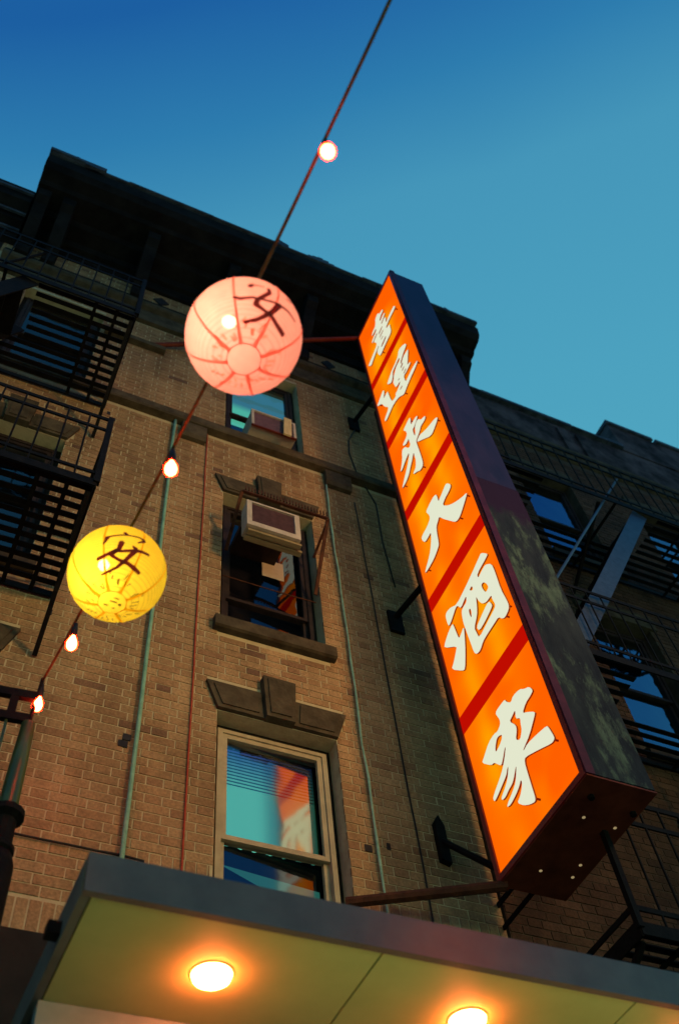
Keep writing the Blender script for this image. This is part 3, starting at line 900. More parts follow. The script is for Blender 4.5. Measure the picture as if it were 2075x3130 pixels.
# front trims around the lit face
fw = 0.035
tr = MB().box(SX0 - 0.012, SX0 + 0.029, SY0, SY0 + fw, SZ0 + 0.01, SZ1 - 0.004).box(SX0 - 0.012, SX0 + 0.029, SY1 - fw, SY1, SZ0 + 0.01, SZ1 - 0.004)
tr.box(SX0 - 0.011, SX0 + 0.029, SY0 + fw, SY1 - fw, SZ1 - 0.05, SZ1 - 0.005).box(SX0 - 0.011, SX0 + 0.029, SY0 + fw, SY1 - fw, SZ0 + 0.01, SZ0 + 0.05)
part('face_trim', tr, M['edge_red'], sign)
part('street_edge_trim', MB().box(SX0 - 0.008, SX0 + 0.05, SY0 - 0.014, SY0 - 0.001, SZ0 + 0.012, SZ1 - 0.004), M['edge_dark'], sign)
part('weathered_panel', MB().box(SX0 + 0.052, SX1 - 0.002, SY0 - 0.006, SY0 + 0.002, SZ0 + 0.02, 8.25), M['peeling'], sign)
part('bottom_plate', MB().box(SX0 - 0.004, SX1 + 0.006, SY0 - 0.006, SY1 + 0.004, SZ0, SZ0 + 0.009), M['cabinet_red'], sign)
for x, y in ((3.244, -1.17), (3.462, -1.151), (3.443, -0.814), (3.457, -0.706), (3.245, -0.699)):
    part('light_hole', MB().lathe((x, y, SZ0 - 0.002), [(0.0005, -0.0015), (0.010, -0.001), (0.010, 0.0015)], 8), M['hole'], sign)
for x, y in ((3.19, -1.33), (3.49, -1.29)):
    part('bolt', MB().lathe((x, y, SZ0), [(0.001, -0.022), (0.018, -0.02), (0.018, 0.0)], 8), M['iron'], sign)
divs = [11.69, 10.30, 8.975, 7.655, 6.335]
zs = [SZ0 + 0.05] + divs[::-1] + [SZ1 - 0.05]
CHARS = [[[[(-1.156,12.598),(-1.164,12.549),(-1.091,12.539),(-1.052,12.502),(-1.058,12.451),(-1.102,12.466),(-1.165,12.463),(-1.174,12.424),(-1.131,12.398),(-1.061,12.379),(-1.066,12.34),(-1.121,12.366),(-1.164,12.336),(-1.164,12.282),(-1.145,12.245),(-1.152,12.202),(-1.22,12.221),(-1.315,12.228),(-1.352,12.224),(-1.375,12.16),(-1.358,12.142),(-1.214,12.147),(-1.12,12.118),(-1.12,12.091),(-1.158,12.064),(-1.196,12.037),(-1.187,11.98),(-1.184,11.882),(-1.159,11.847),(-1.093,11.843),(-1.016,11.84),(-0.926,11.821),(-0.878,11.827),(-0.858,11.91),(-0.846,12.004),(-0.902,12.039),(-0.902,12.066),(-0.866,12.051),(-0.787,12.021),(-0.724,11.991),(-0.681,11.966),(-0.624,12.068),(-0.676,12.083),(-0.779,12.106),(-0.866,12.136),(-0.886,12.178),(-0.849,12.277),(-0.842,12.311),(-0.901,12.319),(-0.95,12.339),(-0.93,12.368),(-0.868,12.348),(-0.817,12.339),(-0.802,12.373),(-0.834,12.4),(-0.929,12.423),(-0.949,12.45),(-0.938,12.485),(-0.896,12.481),(-0.848,12.483),(-0.839,12.512),(-0.882,12.549),(-0.94,12.552),(-0.966,12.602),(-0.98,12.682),(-1.014,12.703),(-1.056,12.707),(-1.071,12.671),(-1.076,12.631),(-1.127,12.611)],[(-1.064,12.291),(-1.064,12.264),(-0.964,12.246),(-0.963,12.284),(-1.021,12.293)],[(-1.062,12.189),(-1.063,12.162),(-0.962,12.154),(-0.96,12.187)],[(-1.026,12.089),(-1.028,12.068),(-0.976,12.064),(-0.972,12.09)],[(-1.071,11.977),(-1.074,11.946),(-1.009,11.922),(-0.954,11.918),(-0.936,11.949),(-0.976,11.969)]]],[[[(-1.323,11.19),(-1.331,11.148),(-1.308,11.131),(-1.245,11.108),(-1.178,11.063),(-1.154,11.029),(-1.163,11.002),(-1.235,11.052),(-1.291,11.037),(-1.327,11.029),(-1.328,10.994),(-1.296,10.923),(-1.263,10.836),(-1.24,10.804),(-1.284,10.784),(-1.303,10.753),(-1.285,10.737),(-1.199,10.729),(-1.146,10.748),(-1.139,10.675),(-1.145,10.602),(-1.185,10.609),(-1.304,10.618),(-1.401,10.591),(-1.396,10.566),(-1.334,10.538),(-1.231,10.524),(-1.141,10.5),(-1.074,10.472),(-1.045,10.486),(-0.985,10.561),(-0.921,10.6),(-0.833,10.617),(-0.767,10.599),(-0.686,10.586),(-0.657,10.606),(-0.656,10.648),(-0.752,10.694),(-0.77,10.727),(-0.715,10.839),(-0.685,10.965),(-0.642,11.02),(-0.6,11.065),(-0.601,11.088),(-0.667,11.112),(-0.752,11.153),(-0.777,11.113),(-0.77,11.073),(-0.729,10.994),(-0.78,11.0),(-0.826,10.99),(-0.832,10.951),(-0.836,10.831),(-0.852,10.708),(-0.887,10.682),(-0.934,10.668),(-0.94,10.716),(-0.99,10.712),(-1.042,10.74),(-1.07,10.762),(-1.054,10.777),(-1.012,10.782),(-0.975,10.802),(-0.966,10.856),(-0.954,10.959),(-0.986,10.993),(-0.986,11.021),(-1.02,11.06),(-1.081,11.117),(-1.155,11.101),(-1.168,11.141),(-1.155,11.169),(-1.083,11.151),(-1.01,11.144),(-0.992,11.118),(-0.977,11.057),(-0.935,11.014),(-0.912,11.025),(-0.862,11.097),(-0.862,11.125),(-0.935,11.161),(-0.988,11.19),(-1.061,11.196),(-1.149,11.22),(-1.19,11.294),(-1.23,11.283),(-1.293,11.232)],[(-1.193,10.986),(-1.191,10.953),(-1.138,10.936),(-1.135,10.968),(-1.171,10.985)],[(-1.193,10.893),(-1.19,10.863),(-1.142,10.855),(-1.142,10.881)],[(-1.213,10.798),(-1.213,10.771),(-1.149,10.769),(-1.153,10.796)],[(-1.07,10.842),(-1.071,10.821),(-1.038,10.836),(-1.036,10.857)],[(-1.075,10.657),(-1.073,10.626),(-1.019,10.639),(-1.028,10.655)]]],[[[(-1.031,10.007),(-1.043,9.965),(-1.026,9.913),(-1.026,9.87),(-1.052,9.872),(-1.121,9.864),(-1.148,9.829),(-1.131,9.811),(-1.061,9.773),(-1.019,9.774),(-1.023,9.64),(-1.042,9.653),(-1.064,9.748),(-1.082,9.77),(-1.122,9.786),(-1.145,9.769),(-1.174,9.702),(-1.24,9.662),(-1.243,9.633),(-1.222,9.611),(-1.144,9.625),(-1.111,9.59),(-1.077,9.572),(-1.021,9.551),(-1.02,9.488),(-1.023,9.376),(-1.025,9.224),(-1.02,9.135),(-0.999,9.104),(-0.951,9.11),(-0.914,9.158),(-0.854,9.201),(-0.856,9.227),(-0.899,9.231),(-0.922,9.271),(-0.939,9.33),(-0.939,9.411),(-0.942,9.462),(-0.925,9.453),(-0.887,9.403),(-0.838,9.359),(-0.793,9.305),(-0.727,9.276),(-0.644,9.276),(-0.655,9.3),(-0.721,9.365),(-0.791,9.43),(-0.849,9.498),(-0.879,9.568),(-0.843,9.565),(-0.779,9.544),(-0.718,9.511),(-0.684,9.516),(-0.691,9.537),(-0.724,9.584),(-0.759,9.648),(-0.777,9.728),(-0.799,9.763),(-0.852,9.725),(-0.879,9.653),(-0.906,9.626),(-0.932,9.641),(-0.929,9.718),(-0.928,9.759),(-0.902,9.745),(-0.866,9.747),(-0.833,9.777),(-0.82,9.806),(-0.839,9.82),(-0.907,9.829),(-0.928,9.86),(-0.923,9.923),(-0.893,9.977),(-0.902,9.995),(-0.972,10.003)]],[[(-1.392,9.359),(-1.367,9.327),(-1.311,9.3),(-1.258,9.28),(-1.207,9.305),(-1.133,9.397),(-1.029,9.512),(-1.043,9.533),(-1.094,9.541),(-1.165,9.489),(-1.244,9.445),(-1.355,9.401)]]],[[[(-1.228,8.455),(-1.258,8.394),(-1.257,8.362),(-1.216,8.344),(-1.146,8.343),(-1.089,8.315),(-1.153,8.221),(-1.217,8.157),(-1.32,8.08),(-1.404,8.039),(-1.387,8.016),(-1.299,7.959),(-1.243,7.928),(-1.2,7.929),(-1.167,7.955),(-1.111,8.057),(-1.058,8.153),(-1.008,8.264),(-0.984,8.241),(-0.943,8.216),(-0.925,8.146),(-0.912,8.028),(-0.902,7.993),(-0.858,7.967),(-0.796,7.943),(-0.71,7.937),(-0.646,7.943),(-0.656,7.972),(-0.724,8.02),(-0.784,8.079),(-0.834,8.173),(-0.855,8.252),(-0.805,8.245),(-0.743,8.251),(-0.712,8.343),(-0.736,8.367),(-0.834,8.371),(-0.893,8.399),(-0.896,8.454),(-0.871,8.531),(-0.882,8.549),(-0.952,8.562),(-1.018,8.566),(-1.056,8.541),(-1.062,8.492),(-1.057,8.425),(-1.079,8.432),(-1.15,8.453),(-1.204,8.473)]]],[[[(-1.322,7.32),(-1.378,7.238),(-1.373,7.217),(-1.212,7.203),(-1.208,7.155),(-1.274,7.171),(-1.324,7.173),(-1.384,7.104),(-1.389,7.008),(-1.383,6.806),(-1.4,6.662),(-1.401,6.608),(-1.384,6.58),(-1.332,6.566),(-1.303,6.583),(-1.271,6.638),(-1.212,6.637),(-1.111,6.637),(-1.054,6.632),(-1.0,6.599),(-0.956,6.608),(-0.932,6.646),(-0.927,6.75),(-0.915,6.959),(-0.917,7.025),(-0.931,7.103),(-0.963,7.117),(-1.013,7.115),(-1.029,7.161),(-1.018,7.168),(-0.936,7.136),(-0.914,7.189),(-0.889,7.213),(-0.797,7.16),(-0.751,7.145),(-0.74,7.186),(-0.743,7.275),(-0.768,7.292),(-0.825,7.277),(-0.9,7.219),(-1.042,7.245),(-1.176,7.278),(-1.293,7.311)],[(-1.118,7.18),(-1.125,7.141),(-1.11,7.133),(-1.08,7.171)],[(-1.244,7.064),(-1.271,7.016),(-1.279,6.961),(-1.235,6.952),(-1.216,7.02),(-1.216,7.066)],[(-1.128,7.046),(-1.135,6.986),(-1.162,6.915),(-1.209,6.876),(-1.279,6.872),(-1.272,6.837),(-1.284,6.761),(-1.267,6.739),(-1.165,6.722),(-1.027,6.697),(-1.017,6.768),(-1.009,6.825),(-1.076,6.887),(-1.103,6.949)],[(-1.028,7.027),(-1.034,6.981),(-1.012,6.931),(-1.006,6.976),(-1.009,7.023)]],[[(-1.238,6.851),(-1.255,6.79),(-1.236,6.776),(-1.139,6.752),(-1.052,6.746),(-1.032,6.804),(-1.109,6.83),(-1.2,6.856)]],[[(-0.795,7.123),(-0.803,7.088),(-0.811,6.997),(-0.82,6.925),(-0.854,6.935),(-0.907,6.961),(-0.89,6.888),(-0.848,6.756),(-0.792,6.631),(-0.76,6.645),(-0.647,6.78),(-0.692,6.808),(-0.749,6.865),(-0.773,6.893),(-0.631,7.031),(-0.653,7.064),(-0.722,7.105)]]],[[[(-1.32,5.909),(-1.341,5.857),(-1.309,5.846),(-1.246,5.842),(-1.19,5.809),(-1.234,5.777),(-1.295,5.72),(-1.282,5.7),(-1.188,5.632),(-1.096,5.598),(-1.098,5.589),(-1.146,5.6),(-1.241,5.582),(-1.348,5.555),(-1.358,5.528),(-1.374,5.44),(-1.361,5.427),(-1.331,5.429),(-1.218,5.486),(-1.092,5.544),(-1.075,5.521),(-1.071,5.448),(-1.069,5.33),(-1.068,5.259),(-1.056,5.242),(-1.009,5.261),(-0.953,5.301),(-0.909,5.356),(-0.949,5.371),(-0.984,5.403),(-1.002,5.433),(-0.996,5.455),(-0.973,5.433),(-0.922,5.41),(-0.849,5.393),(-0.811,5.404),(-0.825,5.421),(-0.903,5.451),(-0.949,5.479),(-0.996,5.557),(-0.988,5.56),(-0.948,5.518),(-0.916,5.494),(-0.866,5.486),(-0.825,5.471),(-0.787,5.476),(-0.783,5.497),(-0.835,5.521),(-0.884,5.552),(-0.928,5.617),(-0.916,5.62),(-0.886,5.585),(-0.819,5.56),(-0.753,5.535),(-0.714,5.526),(-0.707,5.557),(-0.738,5.578),(-0.818,5.617),(-0.866,5.646),(-0.918,5.697),(-0.957,5.752),(-0.943,5.751),(-0.9,5.704),(-0.868,5.679),(-0.845,5.705),(-0.811,5.753),(-0.778,5.759),(-0.696,5.851),(-0.725,5.867),(-0.813,5.918),(-0.888,5.923),(-0.924,5.908),(-0.969,5.928),(-0.978,5.962),(-0.957,6.027),(-0.969,6.045),(-1.023,6.045),(-1.078,6.04),(-1.086,6.012),(-1.122,5.967),(-1.161,5.991),(-1.236,5.973),(-1.273,5.936)],[(-1.14,5.89),(-1.119,5.831),(-1.159,5.801),(-1.146,5.762),(-1.139,5.719),(-1.098,5.676),(-1.061,5.71),(-1.097,5.758),(-1.102,5.795),(-1.057,5.867),(-1.1,5.877)],[(-0.956,5.854),(-0.944,5.828),(-0.906,5.808),(-0.852,5.798),(-0.86,5.831),(-0.897,5.872),(-0.922,5.872)]]]]

def soften(r):
    """round the corners of a traced brush outline a little"""
    out = []
    for k in range(len(r)):
        a, b = r[k], r[(k + 1) % len(r)]
        for u in (0.22, 0.78):
            out.append((a[0] + (b[0] - a[0]) * u, a[1] + (b[1] - a[1]) * u))
    return out
for i in range(6):
    za = zs[i] + (0.076 if i else 0.0)
    zb = zs[i + 1] - (0.076 if i < 5 else 0.0)
    pn = part('lit_panel', MB().box(SX0 + 0.002, SX0 + 0.026, SY0 + fw, SY1 - fw, za, zb), M['panel'], sign)
    polys = CHARS[5 - i]
    mb = MB()
    mb2 = MB()
    xf, xb = 3.043, 3.055
    polys = [[soften(r) for r in rings] for rings in polys]
    for rings in polys:
        flat = [p for r in rings for p in r]
        tris = tessellate_polygon([[Vector((p[0], p[1], 0)) for p in r] for r in rings])
        b = len(mb.v)
        mb.v += [(xf, p[0], p[1]) for p in flat]
        for tr_ in tris:
            mb.face([b + k for k in tr_])
        b = len(mb2.v)
        for r in rings:
            n = len(r); b = len(mb2.v)
            mb2.v += [(xf + 0.0005, p[0], p[1]) for p in r] + [(xb, p[0], p[1]) for p in r]
            for k in range(n):
                mb2.face((b + k, b + (k + 1) % n, b + n + (k + 1) % n, b + n + k))
    ch = part('character', mb, M['letter'], pn)
    part('letter_edge', mb2, M['letter_side'], pn)
    # stand-off pins near the extremes of the character
    pts = [p for rings in polys for p in rings[0]]
    ext = {min(pts), max(pts), min(pts, key=lambda p: p[1]), max(pts, key=lambda p: p[1])}
    cy_, cz_ = sum(p[0] for p in pts) / len(pts), sum(p[1] for p in pts) / len(pts)
    pins = MB()
    for p in ext:
        yy, z2 = p[0] + (cy_ - p[0]) * 0.06, p[1] + (cz_ - p[1]) * 0.06
        pins.tube([(xb, yy, z2), (SX0 + 0.001, yy, z2)], 0.007, 6)
    part('pins', pins, M['pin'], pn)
for z in divs:
    part('divider', MB().box(SX0 - 0.002, SX0 + 0.024, SY0 + fw, SY1 - fw, z - 0.074, z + 0.074), M['divider'], sign)
for z in (11.78, 8.13):
    part('bracket', MB().tube([(3.10, -0.02, z), (3.20, SY1 + 0.002, z + 0.03)], 0.028, 8), M['iron'], sign)
    part('wall_plate', MB().box(3.03, 3.16, -0.035, -0.006, z - 0.20, z + 0.07), M['iron'], sign)
part('wall_plate', MB().prism_y([(3.05, 5.62), (3.12, 5.60), (3.12, 5.90), (3.085, 5.98), (3.05, 5.92)], -0.05, -0.006), M['iron'], sign)
part('bracket', MB().tube([(3.09, -0.03, 5.78), (3.16, SY1 + 0.002, 5.20)], 0.022, 8), M['iron'], sign)
part('brace', MB().tube([(0.64, -0.02, 11.88), (3.11, SY1 - 0.02, 13.19)], 0.030, 8), M['cabinet_red'], sign)
part('brace', MB().tube([(2.34, -0.02, 5.16), (3.12, SY1 - 0.03, 5.085)], 0.032, 8), M['rust'], sign)
part('brace', MB().tube([(4.3, -0.02, 11.88), (3.52, SY1 - 0.02, 13.19)], 0.030, 8), M['cabinet_red'], sign)

# ------------------------------------------------------------------ fire escapes
def fire_escape(name, label, x0, x1, zs_, depth, hatch, stair_y, lit_stair=False, pitch=0.082, y_off=0.0):
    fe = thing(name, label, 'fire escape', ((x0 + x1) / 2, -depth / 2, zs_[0]), 'black iron fire escapes')
    yo, yi = -depth, -0.03
    for z in zs_:
        fr = MB()
        fr.bar((x0, yo, z), (x1, yo, z), 0.012, 0.075).bar((x0, yi, z), (x1, yi, z), 0.012, 0.06)
        fr.bar((x0, yo, z), (x0, yi, z), 0.012, 0.09).bar((x1, yo, z), (x1, yi, z), 0.014, 0.09)
        for xx in (x1 - 0.17, x1 - 0.36, x0 + 0.3, (x0 + x1) / 2 + 0.2):
            fr.bar((xx, yo, z - 0.012), (xx, yi, z - 0.012), 0.03, 0.012)
        for xx in (x1 - 0.03, x0 + 0.03, (x0 + x1) / 2):
            fr.bar((xx, yo + 0.05, z - 0.04), (xx, -0.01, z - 0.62), 0.03, 0.03)
        bal = part('balcony', fr, M['iron'], fe)
        y = yo + 0.055
        while y < yi - 0.02:
            segs = [(x0 + 0.01, x1 - 0.01)]
            if hatch and hatch[2] < y < hatch[3]:
                segs = [(x0 + 0.01, hatch[0]), (hatch[1], x1 - 0.01)]
            for a, b in segs:
                part('slat', MB().obox(((a + b) / 2, y, z + 0.006), ((b - a) / 2, 0, 0), (0, 0.0215, 0), (0, 0, 0.005)), M['iron'], bal)
            y += pitch
        ra = MB()
        for zz, h in ((z + 0.88, 0.035), (z + 0.72, 0.03), (z + 0.12, 0.03)):
            ra.bar((x0, yo, zz), (x1, yo, zz), 0.012, h).bar((x0, yo, zz), (x0, -0.01, zz), 0.012, h).bar((x1, yo, zz), (x1, -0.01, zz), 0.012, h)
        ra.bar((x0, yo, z), (x0, yo, z + 0.90), 0.035, 0.035).bar((x1, yo, z), (x1, yo, z + 0.90), 0.04, 0.04)
        part('railing', ra, M['iron'], bal)
        x = x1 - 0.15
        while x > x0 + 0.05:
            part('baluster', MB().tube([(x, yo, z), (x, yo, z + 0.88)], 0.0075, 5), M['iron'], bal)
            x -= 0.15
        for y in (-0.25, -0.5, -0.75):
            if y > yo + 0.05:
                part('baluster', MB().tube([(x1, y, z), (x1, y, z + 0.88)], 0.0075, 5), M['iron'], bal)
    return fe

def stair(fe, p_top, p_bot, width, sidemat):
    """flight between two balconies, running along x, treads across y"""
    pt, pb = Vector(p_top), Vector(p_bot)
    st = MB()
    st.bar(pt + Vector((0, -width / 2, 0)), pb + Vector((0, -width / 2, 0)), 0.012, 0.17)
    s = part('stair', st, M[sidemat], fe)
    part('stringer', MB().bar(pt + Vector((0, width / 2, 0)), pb + Vector((0, width / 2, 0)), 0.012, 0.15), M['iron'], s)
    n = 12
    for i in range(1, n):
        c = pt.lerp(pb, i / n)
        part('tread', MB().box(c.x - 0.09, c.x + 0.09, c.y - width / 2 + 0.008, c.y + width / 2 - 0.008, c.z - 0.01, c.z + 0.01), M['iron'], s)
    part('handrail', MB().tube([pt + Vector((0, -width / 2, 0.75)), pb + Vector((0, -width / 2, 0.75))], 0.014, 6), M[sidemat], s)
    return s

fl = fire_escape('fire_escape', 'black iron fire escape with slatted balconies left of the yellow lantern', -2.4, 0.32, (10.12, 7.16), 1.0, (-1.75, -0.55, -0.99, -0.45), -0.72)
stair(fl, (-0.62, -0.74, 10.1), (-1.9, -0.74, 7.2), 0.46, 'iron')
rf = fire_escape('fire_escape', 'black iron fire escape with slatted balconies right of the orange sign', 3.6, 7.15, (10.12, 7.16), 0.9, (4.7, 6.15, -0.89, -0.42), -0.66)
stair(rf, (5.90, -0.66, 10.1), (4.10, -0.66, 7.2), 0.40, 'iron_sky')
low_fe = fire_escape('fire_escape', 'lowest iron balcony with open railing under the orange sign above the canopy', 3.42, 6.6, (4.50,), 1.1, None, 0)

# ------------------------------------------------------------------ right and left neighbours
right = thing('neighbour_building', 'dark brown brick building with fire escape right of the orange sign', 'building', (8.5, 0.2, 0))
RX0, RX1 = 4.945, 13.0
rcols = [(5.42, 6.28), (7.25, 8.11), (9.3, 10.2), (11.3, 12.2)]
rlev = [(7.35, 9.30), (10.35, 12.30), (4.5, 6.3)]
rh = [(a, b, z0, z1) for a, b in rcols for z0, z1 in rlev]
rw_ = slab_with_holes(RX0, RX1, 0.0, 14.30, 0.0025, 0.30, rh)
rw_.box(3.47, RX0, 0.0025, 0.30, 0.0, 12.41)
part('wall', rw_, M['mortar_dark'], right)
part('backing', MB().box(RX0, RX1, 0.75, 0.85, 0.0, 14.2), M['interior'], right)
rb = list(rh)
for a, b in rcols:
    for z0, z1 in rlev:
        rb.append((a - 0.08, b + 0.08, z1, z1 + 0.22)); rb.append((a - 0.06, b + 0.06, z0 - 0.13, z0 + 0.002))
rb += [(RX0, RX1, 12.95, 13.15)]
rb += [(3.0, RX0, 12.36, 14.0)]
rbr = lay_bricks(3.475, 9.2, 4.0, 13.05, rb, 0.1)
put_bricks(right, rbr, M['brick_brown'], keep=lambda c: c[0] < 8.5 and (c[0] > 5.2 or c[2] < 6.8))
par = MB()
par.prism_x([(0.0, 13.05), (-0.05, 13.07), (-0.05, 13.20), (-0.09, 13.23), (-0.09, 13.30), (0.0, 13.32)], RX0, RX1)
part('parapet_band', par, M['stone'], right)
part('parapet', MB().box(RX0, RX1, -0.012, 0.006, 13.325, 14.26), M['render'], right)
cp = MB()
x = RX0
while x < 7.9:
    L = random.uniform(0.45, 0.9); L = min(L, 7.9 - x)
    dz = random.uniform(-0.02, 0.02)
    cp.box(x, x + L - 0.012, -0.07, 0.33, 14.302, 14.37 + dz); x += L
part('coping', cp, M['cornice_top'], right)
rp = MB().box(7.92, RX1, -0.02, 0.32, 14.302, 15.15)
part('raised_parapet', rp, M['render'], right)
cp = MB().box(7.89, 8.80, -0.06, 0.36, 15.152, 15.23).box(8.87, RX1, -0.06, 0.36, 15.152, 15.23)
part('raised_coping', cp, M['cornice_top'], right)
for a, b in rcols[:3]:
    for z0, z1 in rlev:
        window(right, a, b, z0, z1, 'r', 'frame_black', 'glass_right', lintel=False)
        part('flat_lintel', MB().box(a - 0.075, b + 0.075, -0.03, 0.10, z1 + 0.004, z1 + 0.215), M['stone'], right)
for x in (5.18, 6.62, 6.95):
    part('pilaster_strip', MB().box(x, x + 0.16, -0.05, 0.001, 13.33, 14.1), M['render'], right)

left = thing('neighbour_building', 'lower dark building with banded cornice beyond the left end of the roofline', 'building', (-4, 0.2, 0))
part('wall', MB().box(-9, BX0 - 0.01, 0.005, 0.4, 0.0, 14.0), M['render'], left)
part('cornice', MB().prism_x([(0.0, 13.3), (-0.10, 13.33), (-0.12, 13.55), (-0.22, 13.6), (-0.24, 13.8), (-0.38, 13.88), (-0.41, 14.24), (0.0, 14.33)], -9, -1.145), M['cornice'], left)
for z, y in ((13.42, -0.14), (13.68, -0.262), (14.02, -0.42)):
    part('moulding', MB().box(-9, -1.146, y - 0.02, y + 0.012, z, z + 0.05), M['cornice_top'], left)

# ------------------------------------------------------------------ canopy
can = thing('entrance_canopy', 'flat grey entrance canopy with lit cream underside above the shop', 'canopy', (3.2, -0.9, 3.6))
CX0, CX1, CYF = 0.50, 6.6, -1.77
ZB, ZT = 3.595, 3.738
part('fascia', MB().box(CX0, CX1, CYF, CYF + 0.03, ZB, ZT), M['canopy'], can)
part('end_face', MB().box(CX0 - 0.002, CX0 + 0.028, CYF + 0.032, -0.02, ZB + 0.002, ZT - 0.002), M['canopy_side'], can)
part('roof_sheet', MB().box(CX0 + 0.03, CX1, CYF + 0.031, -0.015, ZT - 0.03, ZT - 0.004), M['canopy_side'], can)
xs_ = [CX0 + 0.03, 1.548, 2.60, 3.65, 4.70, 5.75, CX1]
lights = {0: 1.031, 1: 2.027, 2: 3.03, 3: 4.03}
for i in range(6):
    part('soffit_panel', MB().box(xs_[i] + 0.004, xs_[i + 1] - 0.004, CYF + 0.032, -0.02, ZB + 0.004, ZB + 0.02), M['soffit'], can)
part('soffit_backing', MB().box(CX0 + 0.03, CX1, CYF + 0.033, -0.022, ZB + 0.022, ZB + 0.03), M['dark_board'], can)
for i, x in lights.items():
    dl = part('downlight', MB().lathe((x, -1.462, ZB), [(0.0745, 0.0035), (0.0745, -0.001), (0.0705, -0.001), (0.070, 0.003)], 28), M['soffit'], can, smooth=True)
    part('lens', MB().lathe((x, -1.462, ZB), [(0.069, -0.001), (0.064, -0.016), (0.046, -0.028), (0.022, -0.033), (0.0008, -0.034)], 28), M['downlight'], dl, smooth=True)
part('mount_box', MB().box(0.452, 0.497, -1.50, -1.45, 3.62, 3.665), M['iron'], can)

shop = thing('shop_front', 'pale lit shop header and added glowing panes under the canopy', 'shop front', (3.3, -0.6, 0))
part('header', MB().box(0.52, 6.5, -1.16, -1.10, 2.95, ZB + 0.002), M['white_tile'], shop)
part('side_wall', MB().box(0.52, 0.60, -1.098, -0.02, 0.0, ZB), M['dark_board'], shop)
part('stall_riser', MB().box(0.605, 6.5, -1.15, -1.09, 0.0, 0.5), M['dark_board'], shop)
for i in range(4):
    x = 0.66 + i * 1.45
    part('fill_pane', MB().box(x, x + 1.35, -1.13, -1.10, 0.55, 2.85), M['soffit_fill'], shop)  # unseen glowing panes added to bounce light up to the soffit
    part('mullion', MB().box(x + 1.352, x + 1.448, -1.16, -1.09, 0.502, 2.948), M['dark_board'], shop)
part('name_board', MB().box(BX0, 0.515, -0.06, 0.001, 3.3, 3.80).box(BX0, 3.3, -0.06, 0.001, 3.80, 4.60), M['dark_board'], shop)
part('ground_floor_wall', MB().box(BX0, BXB, 0.008, 0.3, 0.0, 3.298), M['dark_board'], shop)

# ------------------------------------------------------------------ pole, string, bulbs, lanterns
pole = thing('green_pole', 'tapered dark green pole with a collar at the lower left', 'pole', (0.295, -0.80, 0))
part('shaft', MB().lathe((0.295, -0.80, 0), [(0.045, 4.60), (0.040, 4.9), (0.033, 5.17), (0.0005, 5.18)], 14), M['green_pole'], pole, smooth=True)
part('collar', MB().lathe((0.295, -0.80, 0), [(0.05, 4.40), (0.072, 4.42), (0.072, 4.44), (0.056, 4.46), (0.054, 4.58), (0.082, 4.60), (0.082, 4.63), (0.046, 4.635)], 14), M['iron'], pole)
part('base', MB().lathe((0.295, -0.80, 0), [(0.13, 0.0), (0.13, 0.5), (0.10, 0.6), (0.085, 4.35), (0.07, 4.40), (0.05, 4.405)], 14), M['iron'], pole, smooth=True)
part('mast', MB().tube([(0.295, -0.80, 5.17), (0.31, -0.80, 5.50)], 0.010, 8), M['iron'], pole)
ar = MB().bar((0.30, -0.80, 5.36), (-0.35, -0.74, 5.36), 0.03, 0.05).bar((0.29, -0.80, 5.20), (-0.35, -0.74, 5.20), 0.03, 0.05).bar((0.20, -0.79, 5.20), (0.20, -0.79, 5.38), 0.03, 0.04)
part('side_frame', ar, M['iron'], pole)
part('hanging_rod', MB().tube([(0.19, -0.79, 5.19), (0.195, -0.79, 4.7)], 0.008, 6), M['green_pole'], pole)

def sag_line(a, b, s, n=10):
    a, b = Vector(a), Vector(b)
    return [a.lerp(b, i / n) + Vector((0, 0, -s * 4 * (i / n) * (1 - i / n))) for i in range(n + 1)]
HANG = [(0.31, -0.80, 5.49), (0.353, -1.379, 5.375), (0.395, -1.989, 5.165), (0.435, -2.58, 5.07), (0.478, -3.209, 5.03), (0.525, -3.91, 5.09), (0.57, -4.60, 5.19), (0.75, -6.6, 5.75), (1.0, -9.4, 6.7), (1.3, -12.9, 8.1)]
line = []
for i in range(len(HANG) - 1):
    seg = sag_line(HANG[i], HANG[i + 1], 0.012 if i < 6 else 0.03, 8)
    line += seg if i == 0 else seg[1:]
tag(part('string_cable', MB().tube(line, 0.0065, 6), M['olive_wire'], smooth=True), 'sagging string light cable from the green pole up across the sky', 'cable')

def bulb(p_top, label):
    t_ = Vector(p_top)
    b = thing('string_bulb', label, 'light bulb', tuple(t_), 'glowing red bulbs on the string')
    part('socket', MB().lathe(t_, [(0.004, 0.035), (0.010, 0.03), (0.012, 0.0), (0.015, -0.005), (0.015, -0.055), (0.012, -0.06)], 10), M['black_wire'], b, smooth=True)
    prof = [(0.013, -0.058), (0.018, -0.073), (0.028, -0.097), (0.034, -0.12), (0.032, -0.142), (0.022, -0.159), (0.009, -0.167), (0.0006, -0.169)]
    prof = [(r * 0.86, -0.058 + (z + 0.058) * 0.9) for r, z in prof]
    g = part('globe', MB().lathe(t_, prof, 16), M['fringe_glass'], b, smooth=True)
    part('filament', MB().lathe(t_, [(r * 0.80, -0.062 - (-z - 0.058) * 0.93) for r, z in prof], 14), M['bulb_core'], b, smooth=True)
    return b
bulb((0.523, -3.853, 5.051), 'red glowing bulb alone against the blue sky above the pink lantern')
bulb((0.434, -2.55, 5.021), 'red glowing bulb hanging between the pink and the yellow lantern')
bulb((0.351, -1.339, 5.307), 'red glowing bulb on the bricks just below the yellow lantern')
bulb((0.315, -0.795, 5.433), 'red glowing bulb at the low end of the string over the green pole')

